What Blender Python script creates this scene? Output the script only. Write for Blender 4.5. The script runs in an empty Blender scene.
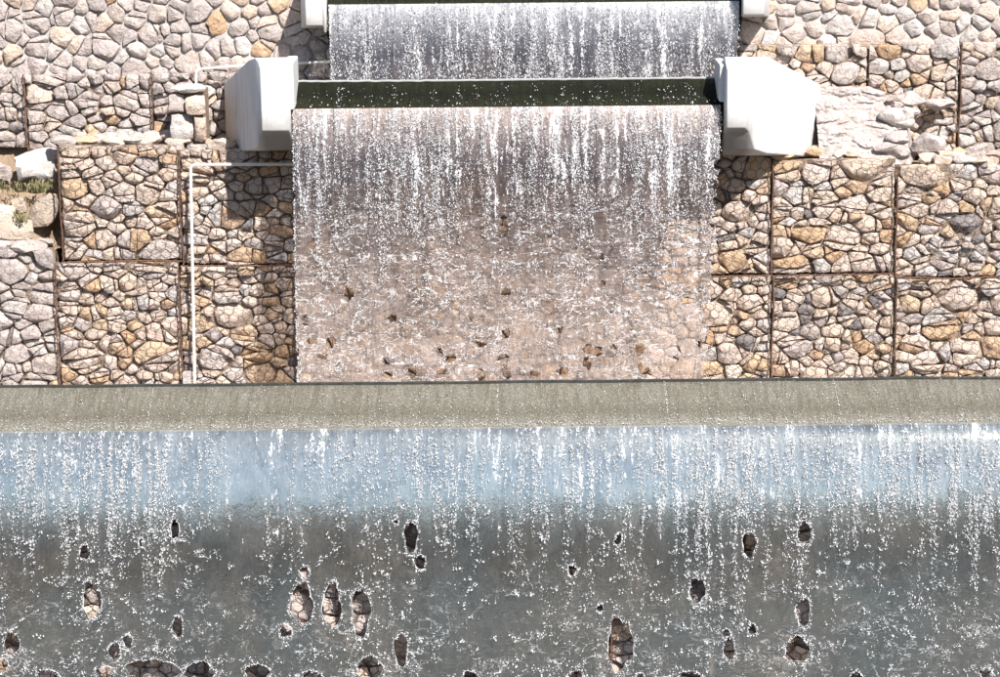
import bpy, math, random
import numpy as np
from mathutils import Vector, Matrix, noise as mnoise

R = math.radians
scn = bpy.context.scene
col = scn.collection

# ------------------------------------------------------------------ camera
F = 2361.0 / 1000.0                       # focal length in frame widths (85 mm on 36 mm)
PITCH, ROLL = R(13.25), R(0.53)
a_lip = PITCH + math.atan((427 - 338.5) / 2361.0)
DIST = 19.71
CAM = Vector((0.0, -DIST * math.cos(a_lip), DIST * math.sin(a_lip)))
fw = Vector((0, math.cos(PITCH), -math.sin(PITCH)))
up0 = Vector((0, math.sin(PITCH), math.cos(PITCH)))
rt0 = Vector((1, 0, 0))
rt = rt0 * math.cos(ROLL) - up0 * math.sin(ROLL)
up = up0 * math.cos(ROLL) + rt0 * math.sin(ROLL)
cd = bpy.data.cameras.new("camera")
cam = bpy.data.objects.new("camera", cd)
col.objects.link(cam)
cd.sensor_width = 36.0
cd.lens = 36.0 * F
cd.clip_start, cd.clip_end = 0.1, 3000.0
cam.matrix_world = Matrix(((rt.x, up.x, -fw.x, CAM.x), (rt.y, up.y, -fw.y, CAM.y), (rt.z, up.z, -fw.z, CAM.z), (0, 0, 0, 1)))
scn.camera = cam


def at(px, py, Y):
    """world (x, z) where the photograph's pixel meets the vertical plane at depth Y"""
    d = fw + rt * ((px - 500.0) / 2361.0) - up * ((py - 338.5) / 2361.0)
    t = (Y - CAM.y) / d.y
    p = CAM + d * t
    return p.x, p.z


# ------------------------------------------------------------------ light
SUN_TO = Vector((0.46, -0.90, 1.0)).normalized()
elev = math.asin(SUN_TO.z)
w = bpy.data.worlds.new("World")
scn.world = w
w.use_nodes = True
nt = w.node_tree
for n in list(nt.nodes):
    nt.nodes.remove(n)
sky = nt.nodes.new("ShaderNodeTexSky")
sky.sky_type = 'NISHITA'
sky.sun_disc = False
sky.sun_elevation = elev
sky.sun_rotation = math.atan2(SUN_TO.x, SUN_TO.y)
sky.dust_density = 0.8
sky.air_density = 1.0
bg = nt.nodes.new("ShaderNodeBackground")
bg.inputs["Strength"].default_value = 0.065
wo = nt.nodes.new("ShaderNodeOutputWorld")
nt.links.new(sky.outputs[0], bg.inputs["Color"])
nt.links.new(bg.outputs[0], wo.inputs["Surface"])
sl = bpy.data.lights.new("sun", 'SUN')
sl.energy = 4.6
sl.angle = R(0.53)
sl.color = (1.0, 0.955, 0.91)
so = bpy.data.objects.new("sun", sl)
so.rotation_euler = (-SUN_TO).to_track_quat('-Z', 'Y').to_euler()
so.location = (6, -10, 14)
col.objects.link(so)
vs = scn.view_settings
vs.view_transform = 'Standard'
vs.look = 'None'
vs.exposure = 0.92
vs.gamma = 1.0
vs.use_curve_mapping = False
try:
    scn.cycles.transparent_max_bounces = 16
    scn.cycles.max_bounces = 8
    scn.cycles.caustics_reflective = False
    scn.cycles.caustics_refractive = False
except Exception:
    pass


# ------------------------------------------------------------------ helpers
def link(name, me, mat=None, parent=None, loc=(0, 0, 0)):
    o = bpy.data.objects.new(name, me)
    col.objects.link(o)
    o.location = loc
    if mat is not None and me is not None and not me.materials:
        me.materials.append(mat)
    if parent is not None:
        o.parent = parent
    return o


def tag(o, label=None, cat=None, group=None, kind=None):
    if label: o["label"] = label
    if cat: o["category"] = cat
    if group: o["group"] = group
    if kind: o["kind"] = kind
    return o


def thing(name, label, cat, loc=(0, 0, 0), group=None, kind=None):
    o = bpy.data.objects.new(name, None)
    o.empty_display_size = 0.1
    col.objects.link(o)
    o.location = loc
    return tag(o, label, cat, group, kind)


def mesh(name, vs_, fs, smooth=True, sharp=None):
    me = bpy.data.meshes.new(name)
    me.from_pydata([tuple(v) for v in vs_], [], fs)
    me.update()
    if smooth:
        me.polygons.foreach_set("use_smooth", [True] * len(me.polygons))
        if sharp:
            me.set_sharp_from_angle(angle=sharp)
    return me


def npmesh(name, verts, faces, smooth=True):
    """quick mesh from numpy arrays; faces (n, 3) or (n, 4)"""
    me = bpy.data.meshes.new(name)
    verts = np.asarray(verts, np.float32)
    faces = np.asarray(faces, np.int32)
    n, k = faces.shape
    me.vertices.add(len(verts))
    me.vertices.foreach_set("co", verts.ravel())
    me.loops.add(n * k)
    me.loops.foreach_set("vertex_index", faces.ravel())
    me.polygons.add(n)
    me.polygons.foreach_set("loop_start", np.arange(n, dtype=np.int32) * k)
    me.update(calc_edges=True)
    me.validate()
    if smooth:
        me.polygons.foreach_set("use_smooth", np.ones(len(me.polygons), bool))
    return me


class MB:
    """collects tubes and boxes into one mesh"""
    def __init__(self):
        self.v, self.f = [], []

    def tube(self, pts, r, n=5, cap=True):
        pts = [Vector(p) for p in pts]
        base = len(self.v)
        for i, p in enumerate(pts):
            t = (pts[min(i + 1, len(pts) - 1)] - pts[max(i - 1, 0)]).normalized()
            a = t.cross(Vector((0, 1, 0)))
            if a.length < 1e-3:
                a = t.cross(Vector((1, 0, 0)))
            a.normalize()
            b = t.cross(a)
            rr = r[i] if isinstance(r, (list, tuple)) else r
            for k in range(n):
                an = 2 * math.pi * k / n
                self.v.append(p + a * (rr * math.cos(an)) + b * (rr * math.sin(an)))
        for i in range(len(pts) - 1):
            for k in range(n):
                k2 = (k + 1) % n
                self.f.append((base + i * n + k, base + i * n + k2, base + (i + 1) * n + k2, base + (i + 1) * n + k))
        if cap:
            self.f.append(tuple(base + k for k in range(n))[::-1])
            self.f.append(tuple(base + (len(pts) - 1) * n + k for k in range(n)))

    def box(self, x0, x1, y0, y1, z0, z1):
        b = len(self.v)
        for z in (z0, z1):
            for (x, y) in ((x0, y0), (x1, y0), (x1, y1), (x0, y1)):
                self.v.append(Vector((x, y, z)))
        for q in ((3, 2, 1, 0), (4, 5, 6, 7), (0, 1, 5, 4), (1, 2, 6, 5), (2, 3, 7, 6), (3, 0, 4, 7)):
            self.f.append(tuple(b + k for k in q))

    def build(self, name, mat, parent=None, smooth=True, sharp=0.7):
        return link(name, mesh(name, self.v, self.f, smooth, sharp), mat, parent)


# ------------------------------------------------------------------ materials
class G:
    """small node-graph helper"""
    def __init__(self, name):
        self.m = bpy.data.materials.new(name)
        self.m.use_nodes = True
        self.t = self.m.node_tree
        for n in list(self.t.nodes):
            self.t.nodes.remove(n)
        self.out = self.t.nodes.new("ShaderNodeOutputMaterial")

    def n(self, typ, **kw):
        nd = self.t.nodes.new(typ)
        ins = kw.pop("ins", {})
        for k, v in kw.items():
            setattr(nd, k, v)
        for k, v in ins.items():
            self.set(nd.inputs[k], v)
        return nd

    def set(self, sock, v):
        if isinstance(v, bpy.types.NodeSocket):
            self.t.links.new(v, sock)
        else:
            sock.default_value = v

    def math(self, op, a, b=0.0, c=0.0, clamp=False):
        nd = self.n("ShaderNodeMath", operation=op, use_clamp=clamp)
        self.set(nd.inputs[0], a); self.set(nd.inputs[1], b)
        if len(nd.inputs) > 2: self.set(nd.inputs[2], c)
        return nd.outputs[0]

    def ramp(self, fac, stops, interp='LINEAR'):
        nd = self.n("ShaderNodeValToRGB")
        cr = nd.color_ramp
        cr.interpolation = interp
        while len(cr.elements) < len(stops):
            cr.elements.new(0.5)
        for e, (p, c) in zip(cr.elements, stops):
            e.position = p
            e.color = (c, c, c, 1) if isinstance(c, (int, float)) else (*c, 1)
        self.set(nd.inputs[0], fac)
        return nd.outputs[0]

    def maprange(self, v, a, b, c, d, smooth=False):
        nd = self.n("ShaderNodeMapRange")
        if smooth: nd.interpolation_type = 'SMOOTHSTEP'
        for i, x in enumerate((v, a, b, c, d)):
            self.set(nd.inputs[i], x)
        return nd.outputs[0]

    def mix(self, fac, a, b, blend='MIX'):
        nd = self.n("ShaderNodeMix", data_type='RGBA', blend_type=blend)
        self.set(nd.inputs[0], fac)
        for s, v in ((nd.inputs[6], a), (nd.inputs[7], b)):
            if isinstance(v, tuple) and len(v) == 3: v = (*v, 1)
            self.set(s, v)
        return nd.outputs[2]

    def obj(self, scale=(1, 1, 1), off=None):
        tc = self.n("ShaderNodeTexCoord").outputs["Object"]
        if off is not None:
            ad = self.n("ShaderNodeVectorMath", operation='ADD')
            self.set(ad.inputs[0], tc); self.set(ad.inputs[1], off)
            tc = ad.outputs[0]
        mp = self.n("ShaderNodeMapping")
        mp.inputs["Scale"].default_value = scale
        self.set(mp.inputs[0], tc)
        return mp.outputs[0]

    def noise(self, vec, scale, detail=4.0, rough=0.55, dist=0.0):
        nd = self.n("ShaderNodeTexNoise")
        self.set(nd.inputs["Vector"], vec)
        nd.inputs["Scale"].default_value = scale
        nd.inputs["Detail"].default_value = detail
        nd.inputs["Roughness"].default_value = rough
        nd.inputs["Distortion"].default_value = dist
        return nd.outputs[0]

    def bump(self, h, strength, dist, normal=None):
        nd = self.n("ShaderNodeBump")
        self.set(nd.inputs["Strength"], strength)
        nd.inputs["Distance"].default_value = dist
        self.set(nd.inputs["Height"], h)
        if normal is not None: self.set(nd.inputs["Normal"], normal)
        return nd.outputs[0]

    def surf(self, s):
        self.t.links.new(s, self.out.inputs["Surface"])
        return self.m


def stone_material(name, palette, sat=1.0):
    g = G(name)
    oi = g.n("ShaderNodeObjectInfo").outputs["Random"]
    isl = g.n("ShaderNodeNewGeometry").outputs["Random Per Island"]
    rnd = g.math('FRACT', g.math('ADD', oi, isl))
    off = g.n("ShaderNodeCombineXYZ")
    g.set(off.inputs[0], g.math('MULTIPLY', rnd, 57.3)); g.set(off.inputs[1], g.math('MULTIPLY', rnd, 31.7)); g.set(off.inputs[2], g.math('MULTIPLY', rnd, 83.1))
    v = g.obj(off=off.outputs[0])
    k = len(palette)
    base = g.ramp(rnd, [((i + 0.5) / k, c) for i, c in enumerate(palette)])
    big = g.noise(v, 5.0, 4, 0.6, 0.6)
    c1 = g.mix(g.maprange(big, 0.35, 0.7, 0.0, 0.55), base, palette[(k // 2 + 1) % k])
    rust = g.maprange(g.noise(v, 9.0, 5, 0.65, 0.8), 0.56, 0.74, 0.0, 0.55)
    c2 = g.mix(rust, c1, (0.46, 0.285, 0.16))
    pale = g.maprange(g.noise(v, 16.0, 5, 0.7), 0.54, 0.72, 0.0, 0.45)
    c3 = g.mix(pale, c2, (0.60, 0.565, 0.54))
    speck = g.maprange(g.noise(v, 75.0, 3, 0.7), 0.30, 0.62, 0.72, 1.10)
    dk = g.maprange(g.noise(v, 20.0, 6, 0.72, 0.6), 0.58, 0.74, 0.0, 0.4)
    c3 = g.mix(dk, c3, (0.27, 0.225, 0.195))
    c4 = g.mix(1.0, c3, speck, 'MULTIPLY')
    fine = g.noise(v, 34.0, 8, 0.72)
    med = g.noise(v, 12.0, 4, 0.6, 0.4)
    vor = g.n("ShaderNodeTexVoronoi", feature='DISTANCE_TO_EDGE')
    g.set(vor.inputs["Vector"], g.obj((1, 1, 1.6), off.outputs[0])); vor.inputs["Scale"].default_value = 10.0
    crack = g.maprange(vor.outputs["Distance"], 0.0, 0.04, 0.0, 1.0)
    nb = g.bump(crack, 0.25, 0.008)
    nb = g.bump(med, 0.85, 0.05, nb)
    nb = g.bump(fine, 0.9, 0.022, nb)
    p = g.n("ShaderNodeBsdfPrincipled")
    g.set(p.inputs["Base Color"], c4); p.inputs["Roughness"].default_value = 0.88
    p.inputs["Specular IOR Level"].default_value = 0.25
    g.set(p.inputs["Normal"], nb)
    return g.surf(p.outputs[0])


WARM = [(0.67, 0.535, 0.45), (0.60, 0.49, 0.43), (0.62, 0.53, 0.49), (0.70, 0.55, 0.43), (0.54, 0.455, 0.425), (0.67, 0.51, 0.395), (0.71, 0.615, 0.545), (0.58, 0.46, 0.37)]
GREY = [(0.53, 0.455, 0.43), (0.46, 0.405, 0.39), (0.56, 0.48, 0.445), (0.42, 0.37, 0.36), (0.55, 0.46, 0.405), (0.58, 0.51, 0.475)]
ORANGE = [(0.58, 0.37, 0.215), (0.61, 0.43, 0.28), (0.52, 0.34, 0.225), (0.62, 0.46, 0.32)]
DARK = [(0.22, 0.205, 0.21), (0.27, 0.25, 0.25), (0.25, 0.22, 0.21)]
PALE = [(0.58, 0.53, 0.49), (0.62, 0.57, 0.535), (0.54, 0.49, 0.46)]
M_warm = stone_material("warm_limestone", WARM)
M_grey = stone_material("grey_limestone", GREY)
M_orange = stone_material("ochre_limestone", ORANGE)
M_dark = stone_material("dark_limestone", DARK)
M_pale = stone_material("pale_limestone", PALE)


def simple(name, c0, c1, scale, rough=0.9, bump=0.4, dist=0.01, spec=0.3, vscale=(1, 1, 1), metallic=0.0, c2=None):
    g = G(name)
    v = g.obj(vscale)
    c = g.mix(g.maprange(g.noise(v, scale, 6, 0.65, 0.3), 0.3, 0.7, 0.0, 1.0), c0, c1)
    if c2 is not None:
        c = g.mix(g.maprange(g.noise(v, scale * 0.37, 5, 0.7, 0.5), 0.52, 0.68, 0.0, 0.8), c, c2)
    p = g.n("ShaderNodeBsdfPrincipled")
    g.set(p.inputs["Base Color"], c)
    p.inputs["Roughness"].default_value = rough
    p.inputs["Metallic"].default_value = metallic
    p.inputs["Specular IOR Level"].default_value = spec
    g.set(p.inputs["Normal"], g.bump(g.noise(v, scale * 4, 6, 0.7), bump, dist))
    return g.surf(p.outputs[0])


M_wire = simple("weathered_wire", (0.085, 0.058, 0.045), (0.14, 0.10, 0.085), 30, 0.7, 0.1)
M_rust = simple("rusty_wire", (0.105, 0.055, 0.038), (0.18, 0.10, 0.065), 22, 0.85, 0.3, 0.004)
M_infill = simple("gabion_infill", (0.33, 0.245, 0.185), (0.44, 0.34, 0.26), 14, 0.95, 0.9, 0.05)
M_mortar = simple("grey_mortar", (0.43, 0.40, 0.385), (0.50, 0.465, 0.44), 9, 0.95, 0.7, 0.02)
M_mortar_pale = simple("pale_mortar", (0.52, 0.475, 0.44), (0.58, 0.53, 0.49), 9, 0.95, 0.7, 0.02)
M_paint = simple("white_paint", (0.80, 0.79, 0.78), (0.74, 0.73, 0.715), 3, 0.6, 0.25, 0.004, c2=(0.66, 0.64, 0.61))
M_pipe = simple("white_pipe_paint", (0.74, 0.72, 0.68), (0.64, 0.60, 0.55), 8, 0.5, 0.1, 0.002)
M_earth = simple("dry_earth", (0.33, 0.235, 0.155), (0.43, 0.32, 0.22), 7, 0.97, 1.0, 0.04, c2=(0.24, 0.19, 0.13))
M_ground = simple("valley_ground", (0.055, 0.06, 0.06), (0.08, 0.08, 0.075), 0.4, 0.95, 0.5, 0.05)
M_hills = simple("wooded_hill", (0.030, 0.033, 0.032), (0.048, 0.048, 0.045), 0.06, 0.95, 0.5, 0.5)
M_rock = stone_material("pale_layered_rock", [(0.53, 0.465, 0.43), (0.56, 0.49, 0.455), (0.51, 0.45, 0.425)])
M_metal = simple("galvanised_strip", (0.42, 0.42, 0.41), (0.33, 0.33, 0.32), 14, 0.45, 0.1, 0.002, 0.5)
M_darkstrip = simple("dark_wet_strip", (0.022, 0.024, 0.022), (0.05, 0.05, 0.045), 12, 0.6, 0.2, 0.003)
M_grass = simple("grass_blade", (0.13, 0.14, 0.055), (0.33, 0.28, 0.15), 30, 0.8, 0.0)


def concrete(name, ca, cb, cc, rough, coat, vert=3.0, sbump=0.35, spec=0.4):
    g = G(name)
    v = g.obj()
    vs2 = g.obj((9.0, 1.0, 0.8))
    c = g.mix(g.maprange(g.noise(v, 6, 6, 0.7, 0.4), 0.3, 0.7, 0, 1), ca, cb)
    c = g.mix(g.maprange(g.noise(vs2, vert, 5, 0.65), 0.42, 0.66, 0, 0.9), c, cc)
    sepc = g.n("ShaderNodeSeparateXYZ"); g.set(sepc.inputs[0], v)
    band = g.ramp(g.math("ADD", sepc.outputs[1], g.math("MULTIPLY", g.math("SUBTRACT", g.noise(v, 5, 4, 0.6), 0.5), 0.10)), [(0.0, 0.0), (0.08, 0.15), (0.17, 0.9), (0.30, 0.25), (0.6, 0.0)])
    c = g.mix(g.math("MULTIPLY", band, 0.85), c, cc)
    sp = g.maprange(g.noise(v, 85, 3, 0.75), 0.33, 0.63, 0.35, 1.75)
    c = g.mix(1.0, c, sp, 'MULTIPLY')
    p = g.n("ShaderNodeBsdfPrincipled")
    g.set(p.inputs["Base Color"], c)
    p.inputs["Roughness"].default_value = rough
    p.inputs["Specular IOR Level"].default_value = spec
    p.inputs["Coat Weight"].default_value = coat
    p.inputs["Coat Roughness"].default_value = 0.18
    nb = g.bump(g.noise(v, 38, 4, 0.6), sbump, 0.012)
    g.set(p.inputs["Normal"], nb)
    g.set(p.inputs["Coat Normal"], nb)
    return g.surf(p.outputs[0])


M_crest = concrete("wet_algae_concrete", (0.132, 0.126, 0.102), (0.170, 0.160, 0.130), (0.092, 0.082, 0.060), 0.6, 0.30)
M_crest_dark = concrete("dark_green_algae_concrete", (0.011, 0.013, 0.007), (0.022, 0.022, 0.012), (0.007, 0.008, 0.005), 0.6, 0.0, spec=0.08)
M_concrete = concrete("stained_grey_concrete", (0.22, 0.21, 0.20), (0.30, 0.28, 0.27), (0.12, 0.11, 0.10), 0.85, 0.0)


def water_sheet_material(name, veil_stops, gloss, tint, veil_col, z0, z1, strand=0.35, ripple=(0.35, 0.02), veil_col2=None, lip_white=None, streak_scale=11.0, rough=0.10, foam=None, gl_tint=(0.95, 0.97, 1.0), white=(0.74, 0.74, 0.76)):
    """falling sheet of water: clear film + aerated (whitish, scattering) streaks + mirror film.
    veil_stops: scattering share along the fall, 0 = lip, 1 = foot"""
    g = G(name)
    geo = g.n("ShaderNodeTexCoord").outputs["Object"]
    sep = g.n("ShaderNodeSeparateXYZ"); g.set(sep.inputs[0], geo)
    d = g.maprange(sep.outputs[2], z0, z1, 0.0, 1.0)
    veil = g.ramp(d, veil_stops)
    vcn = g.noise(g.obj((1.0, 0.0, 1.0)), 1.1, 4, 0.6, 0.4)
    vc = g.mix(g.maprange(vcn, 0.35, 0.65, 0, 1), veil_col, veil_col2 or veil_col)
    if lip_white:
        vc = g.mix(g.ramp(d, lip_white), vc, white)
    grain = g.maprange(g.noise(g.obj((1.0, 0.0, 0.30)), 46.0, 5, 0.7, 0.3), 0.32, 0.68, 0.68, 1.36)
    mott = g.maprange(g.noise(g.obj((1.0, 0.0, 0.75)), 3.4, 5, 0.68, 0.7), 0.35, 0.65, 0.62, 1.42)
    vc = g.mix(1.0, g.mix(1.0, vc, grain, 'MULTIPLY'), mott, 'MULTIPLY')
    s1 = g.noise(g.obj((1.0, 0.0, 0.10)), streak_scale, 5, 0.62, 0.25)
    s2 = g.noise(g.obj((1.0, 0.0, 0.22)), 42.0, 4, 0.6, 0.1)
    blot = g.noise(g.obj((1.0, 0.0, 0.8)), 5.0, 5, 0.65, 0.5)
    ss = g.math('ADD', g.math('MULTIPLY', g.math('SUBTRACT', s1, 0.5), 1.6), g.math('MULTIPLY', g.math('SUBTRACT', s2, 0.5), 1.1))
    ss = g.math('ADD', ss, g.math('MULTIPLY', g.math('SUBTRACT', blot, 0.5), 0.8))
    fac = g.math('ADD', veil, g.math('MULTIPLY', ss, strand), clamp=True)
    df = g.n("ShaderNodeBsdfDiffuse"); g.set(df.inputs["Color"], vc)
    tl = g.n("ShaderNodeBsdfTranslucent"); g.set(tl.inputs["Color"], vc)
    sc = g.n("ShaderNodeMixShader"); sc.inputs[0].default_value = 0.35
    g.set(sc.inputs[1], df.outputs[0]); g.set(sc.inputs[2], tl.outputs[0])
    tr = g.n("ShaderNodeBsdfTransparent"); tr.inputs["Color"].default_value = (*tint, 1)
    m1 = g.n("ShaderNodeMixShader")
    g.set(m1.inputs[0], fac); g.set(m1.inputs[1], tr.outputs[0]); g.set(m1.inputs[2], sc.outputs[0])
    if foam:
        fine = g.noise(g.obj((1.0, 0.0, 0.60)), 78.0, 5, 0.72, 0.4)
        midn = g.noise(g.obj((1.0, 0.0, 0.40)), 27.0, 4, 0.65, 0.3)
        val = g.math('ADD', g.math('ADD', g.math('MULTIPLY', fine, 0.55), g.math('MULTIPLY', midn, 0.45)), g.math('MULTIPLY', g.math('SUBTRACT', s1, 0.5), foam[2]))
        val = g.math('ADD', val, g.math('MULTIPLY', g.math('SUBTRACT', blot, 0.5), foam[3]))
        thr = g.ramp(d, foam[0])
        f1 = g.maprange(g.math('SUBTRACT', val, thr), 0.0, 0.055, 0.0, 1.0, True)
        rdg = g.noise(g.obj((1.0, 0.0, 2.6)), 3.3, 2, 0.5, 1.6)
        line = g.maprange(g.math('ABSOLUTE', g.math('SUBTRACT', rdg, 0.5)), 0.0, 0.026, 1.0, 0.0, True)
        rdg2 = g.noise(g.obj((1.0, 0.0, 1.9)), 6.5, 2, 0.5, 1.3)
        line2 = g.maprange(g.math('ABSOLUTE', g.math('SUBTRACT', rdg2, 0.46)), 0.0, 0.026, 1.0, 0.0, True)
        line = g.math('MAXIMUM', line, line2)
        brk = g.maprange(g.math('ADD', g.math('MULTIPLY', fine, 0.7), g.math('MULTIPLY', midn, 0.6)), 0.585, 0.69, 0.0, 1.0, True)
        pres = g.maprange(g.noise(g.obj((1.0, 0.0, 1.6)), 2.6, 4, 0.65, 0.6), foam[4], foam[4] + 0.12, 0.12, 1.0, True)
        f2 = g.math('MULTIPLY', g.math('MULTIPLY', g.math('MULTIPLY', line, brk), pres), g.ramp(d, foam[1]))
        fm = g.math('MAXIMUM', f1, f2, clamp=True)
        fd = g.n("ShaderNodeBsdfDiffuse"); fd.inputs["Color"].default_value = (0.86, 0.86, 0.87, 1)
        ft = g.n("ShaderNodeBsdfTranslucent"); ft.inputs["Color"].default_value = (0.86, 0.86, 0.87, 1)
        fx = g.n("ShaderNodeMixShader"); fx.inputs[0].default_value = 0.25
        g.set(fx.inputs[1], fd.outputs[0]); g.set(fx.inputs[2], ft.outputs[0])
        mf = g.n("ShaderNodeMixShader")
        g.set(mf.inputs[0], g.math('MULTIPLY', fm, 0.92)); g.set(mf.inputs[1], m1.outputs[0]); g.set(mf.inputs[2], fx.outputs[0])
        m1 = mf
        gloss = g.math('MULTIPLY', g.math('SUBTRACT', 1.0, fm), gloss)
    gl = g.n("ShaderNodeBsdfGlossy"); gl.inputs["Roughness"].default_value = rough
    gl.inputs["Color"].default_value = (*gl_tint, 1)
    h1 = g.noise(g.obj((1.0, 1.0, 0.45)), 24.0, 3, 0.6)
    h2 = g.noise(g.obj((1.0, 1.0, 0.7)), 70.0, 2, 0.6)
    nb = g.bump(h1, ripple[0], ripple[1])
    nb = g.bump(h2, ripple[0], ripple[1] * 0.45, nb)
    g.set(gl.inputs["Normal"], nb)
    g.set(df.inputs["Normal"], nb)
    m2 = g.n("ShaderNodeMixShader")
    g.set(m2.inputs[0], gloss)
    g.set(m2.inputs[1], m1.outputs[0]); g.set(m2.inputs[2], gl.outputs[0])
    return g.surf(m2.outputs[0])


def foam_material():
    g = G("white_foam_drop")
    df = g.n("ShaderNodeBsdfDiffuse"); df.inputs["Color"].default_value = (0.88, 0.88, 0.89, 1)
    tl = g.n("ShaderNodeBsdfTranslucent"); tl.inputs["Color"].default_value = (0.88, 0.88, 0.89, 1)
    mx = g.n("ShaderNodeMixShader"); mx.inputs[0].default_value = 0.25
    g.set(mx.inputs[1], df.outputs[0]); g.set(mx.inputs[2], tl.outputs[0])
    gl = g.n("ShaderNodeBsdfGlossy"); gl.inputs["Roughness"].default_value = 0.25
    m2 = g.n("ShaderNodeMixShader"); m2.inputs[0].default_value = 0.08
    g.set(m2.inputs[1], mx.outputs[0]); g.set(m2.inputs[2], gl.outputs[0])
    return g.surf(m2.outputs[0])


M_foam = foam_material()
g = G("pool_water")
p = g.n("ShaderNodeBsdfPrincipled")
p.inputs["Base Color"].default_value = (0.06, 0.075, 0.07, 1)
p.inputs["Roughness"].default_value = 0.08
g.set(p.inputs["Normal"], g.bump(g.noise(g.obj(), 7, 4, 0.6), 0.4, 0.05))
M_pool = g.surf(p.outputs[0])

# ------------------------------------------------------------------ depths of the tiers (metres behind the lowest lip)
W0 = -0.08        # front of the gabions behind the lowest fall
CREST_B = 0.55    # rear edge of the lower crest
W1 = 1.70         # front of the middle tier of gabions
LIP1 = 1.15       # lip of the middle fall
CREST1_B = 1.50
W2 = 2.30         # front of the upper tier
W3 = 2.42         # mortared masonry above
LIP2 = 2.02


# ------------------------------------------------------------------ stone packing
def clip(poly, nx, nz, c):
    out = []
    m = len(poly)
    for i in range(m):
        p, q = poly[i], poly[(i + 1) % m]
        dp, dq = p[0] * nx + p[1] * nz - c, q[0] * nx + q[1] * nz - c
        if dp <= 0: out.append(p)
        if (dp < 0 < dq) or (dq < 0 < dp):
            t = dp / (dp - dq)
            out.append((p[0] + (q[0] - p[0]) * t, p[1] + (q[1] - p[1]) * t))
    return out


def pack(x0, x1, z0, z1, rng, rmax, rmin, aspect=1.25, tight=0.77, power=1.9):
    """irregular cells of mixed size filling a rectangle (power diagram of a dart throw)"""
    w_, h_ = (x1 - x0) / aspect, z1 - z0
    pts = []
    fails = 0
    r = rmax
    while fails < 340:
        frac = rng.random() ** power
        r = rmin + (rmax - rmin) * frac * (1.0 if fails < 90 else 0.5 if fails < 200 else 0.15)
        x, z = rng.uniform(0.2 * r, w_ - 0.2 * r), rng.uniform(0.2 * r, h_ - 0.2 * r)
        ok = True
        for (a, b, s) in pts:
            if (a - x) ** 2 + (b - z) ** 2 < (tight * (r + s)) ** 2:
                ok = False
                break
        if ok: pts.append((x, z, r))
        else: fails += 1
    cells = []
    for i, (x, z, r) in enumerate(pts):
        poly = [(0, 0), (w_, 0), (w_, h_), (0, h_)]
        for j, (a, b, s) in enumerate(pts):
            if i == j: continue
            dx, dz = a - x, b - z
            if dx * dx + dz * dz > (5 * rmax) ** 2: continue
            c = (a * a + b * b - x * x - z * z - s * s + r * r) / 2.0
            poly = clip(poly, dx, dz, c)
            if len(poly) < 3: break
        if len(poly) >= 3:
            cells.append([(x0 + p[0] * aspect, z0 + p[1]) for p in poly])
    return cells


def split_cells(cells, rng, big):
    """break the larger cells along a line, so that blocks are angular and chips fill the rest"""
    out = []
    stack = [(c, 0) for c in cells]
    while stack:
        c, lv = stack.pop()
        A, cx, cz = poly_info(c)
        size = math.sqrt(A)
        if size < big or lv > 1 or rng.random() < 0.30:
            out.append(c); continue
        th = rng.choice((math.pi / 2, math.pi / 2, 0.0)) + rng.gauss(0, 0.30)
        if rng.random() < 0.5: th += math.pi
        nx, nz = math.cos(th), math.sin(th)
        ext = max((x - cx) * nx + (z - cz) * nz for x, z in c)
        c0 = cx * nx + cz * nz + ext * rng.uniform(0.10, 0.62)
        a, b = clip(c, nx, nz, c0), clip(c, -nx, -nz, -c0)
        if len(a) < 3 or len(b) < 3 or poly_info(b)[0] < 5e-4:
            out.append(c); continue
        stack += [(a, lv + 1), (b, lv + 1)]
    return out


def poly_info(poly):
    A = cx = cz = 0.0
    for i in range(len(poly)):
        (xa, za), (xb, zb) = poly[i], poly[(i + 1) % len(poly)]
        k = xa * zb - xb * za
        A += k; cx += (xa + xb) * k; cz += (za + zb) * k
    if abs(A) < 1e-9: return 0, 0, 0
    return abs(A) / 2, cx / (3 * A), cz / (3 * A)


def radial(poly, cx, cz, rng):
    """angles and radii round a cell: every corner of the cell plus fill points between"""
    an = sorted((math.atan2(z - cz, x - cx), math.hypot(x - cx, z - cz)) for x, z in poly)
    pts = [an[0]]
    for a in an[1:]:
        if a[0] - pts[-1][0] > 0.10: pts.append(a)
        elif a[1] > pts[-1][1]: pts[-1] = a
    out = []
    for i, (a, r) in enumerate(pts):
        out.append((a, r, True))
        b = pts[(i + 1) % len(pts)][0] + (2 * math.pi if i == len(pts) - 1 else 0)
        n = max(1, int(math.ceil((b - a) / 0.48)))
        for k in range(1, n):
            t = a + (b - a) * (k + rng.uniform(-0.2, 0.2)) / n
            dx, dz = math.cos(t), math.sin(t)
            best = 1e9
            for q in range(len(poly)):
                (xa, za), (xb, zb) = poly[q], poly[(q + 1) % len(poly)]
                ex, ez = xb - xa, zb - za
                den = dx * ez - dz * ex
                if abs(den) < 1e-12: continue
                tt = ((xa - cx) * ez - (za - cz) * ex) / den
                u = ((xa - cx) * dz - (za - cz) * dx) / den
                if tt > 0 and -1e-6 <= u <= 1 + 1e-6: best = min(best, tt)
            if best < 1e8: out.append((t, best, False))
    return out


RINGS = ((0.0, 1.0), (0.46, 0.98), (0.78, 0.88), (0.94, 0.52), (1.0, 0.0), (0.90, -0.55))


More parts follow.
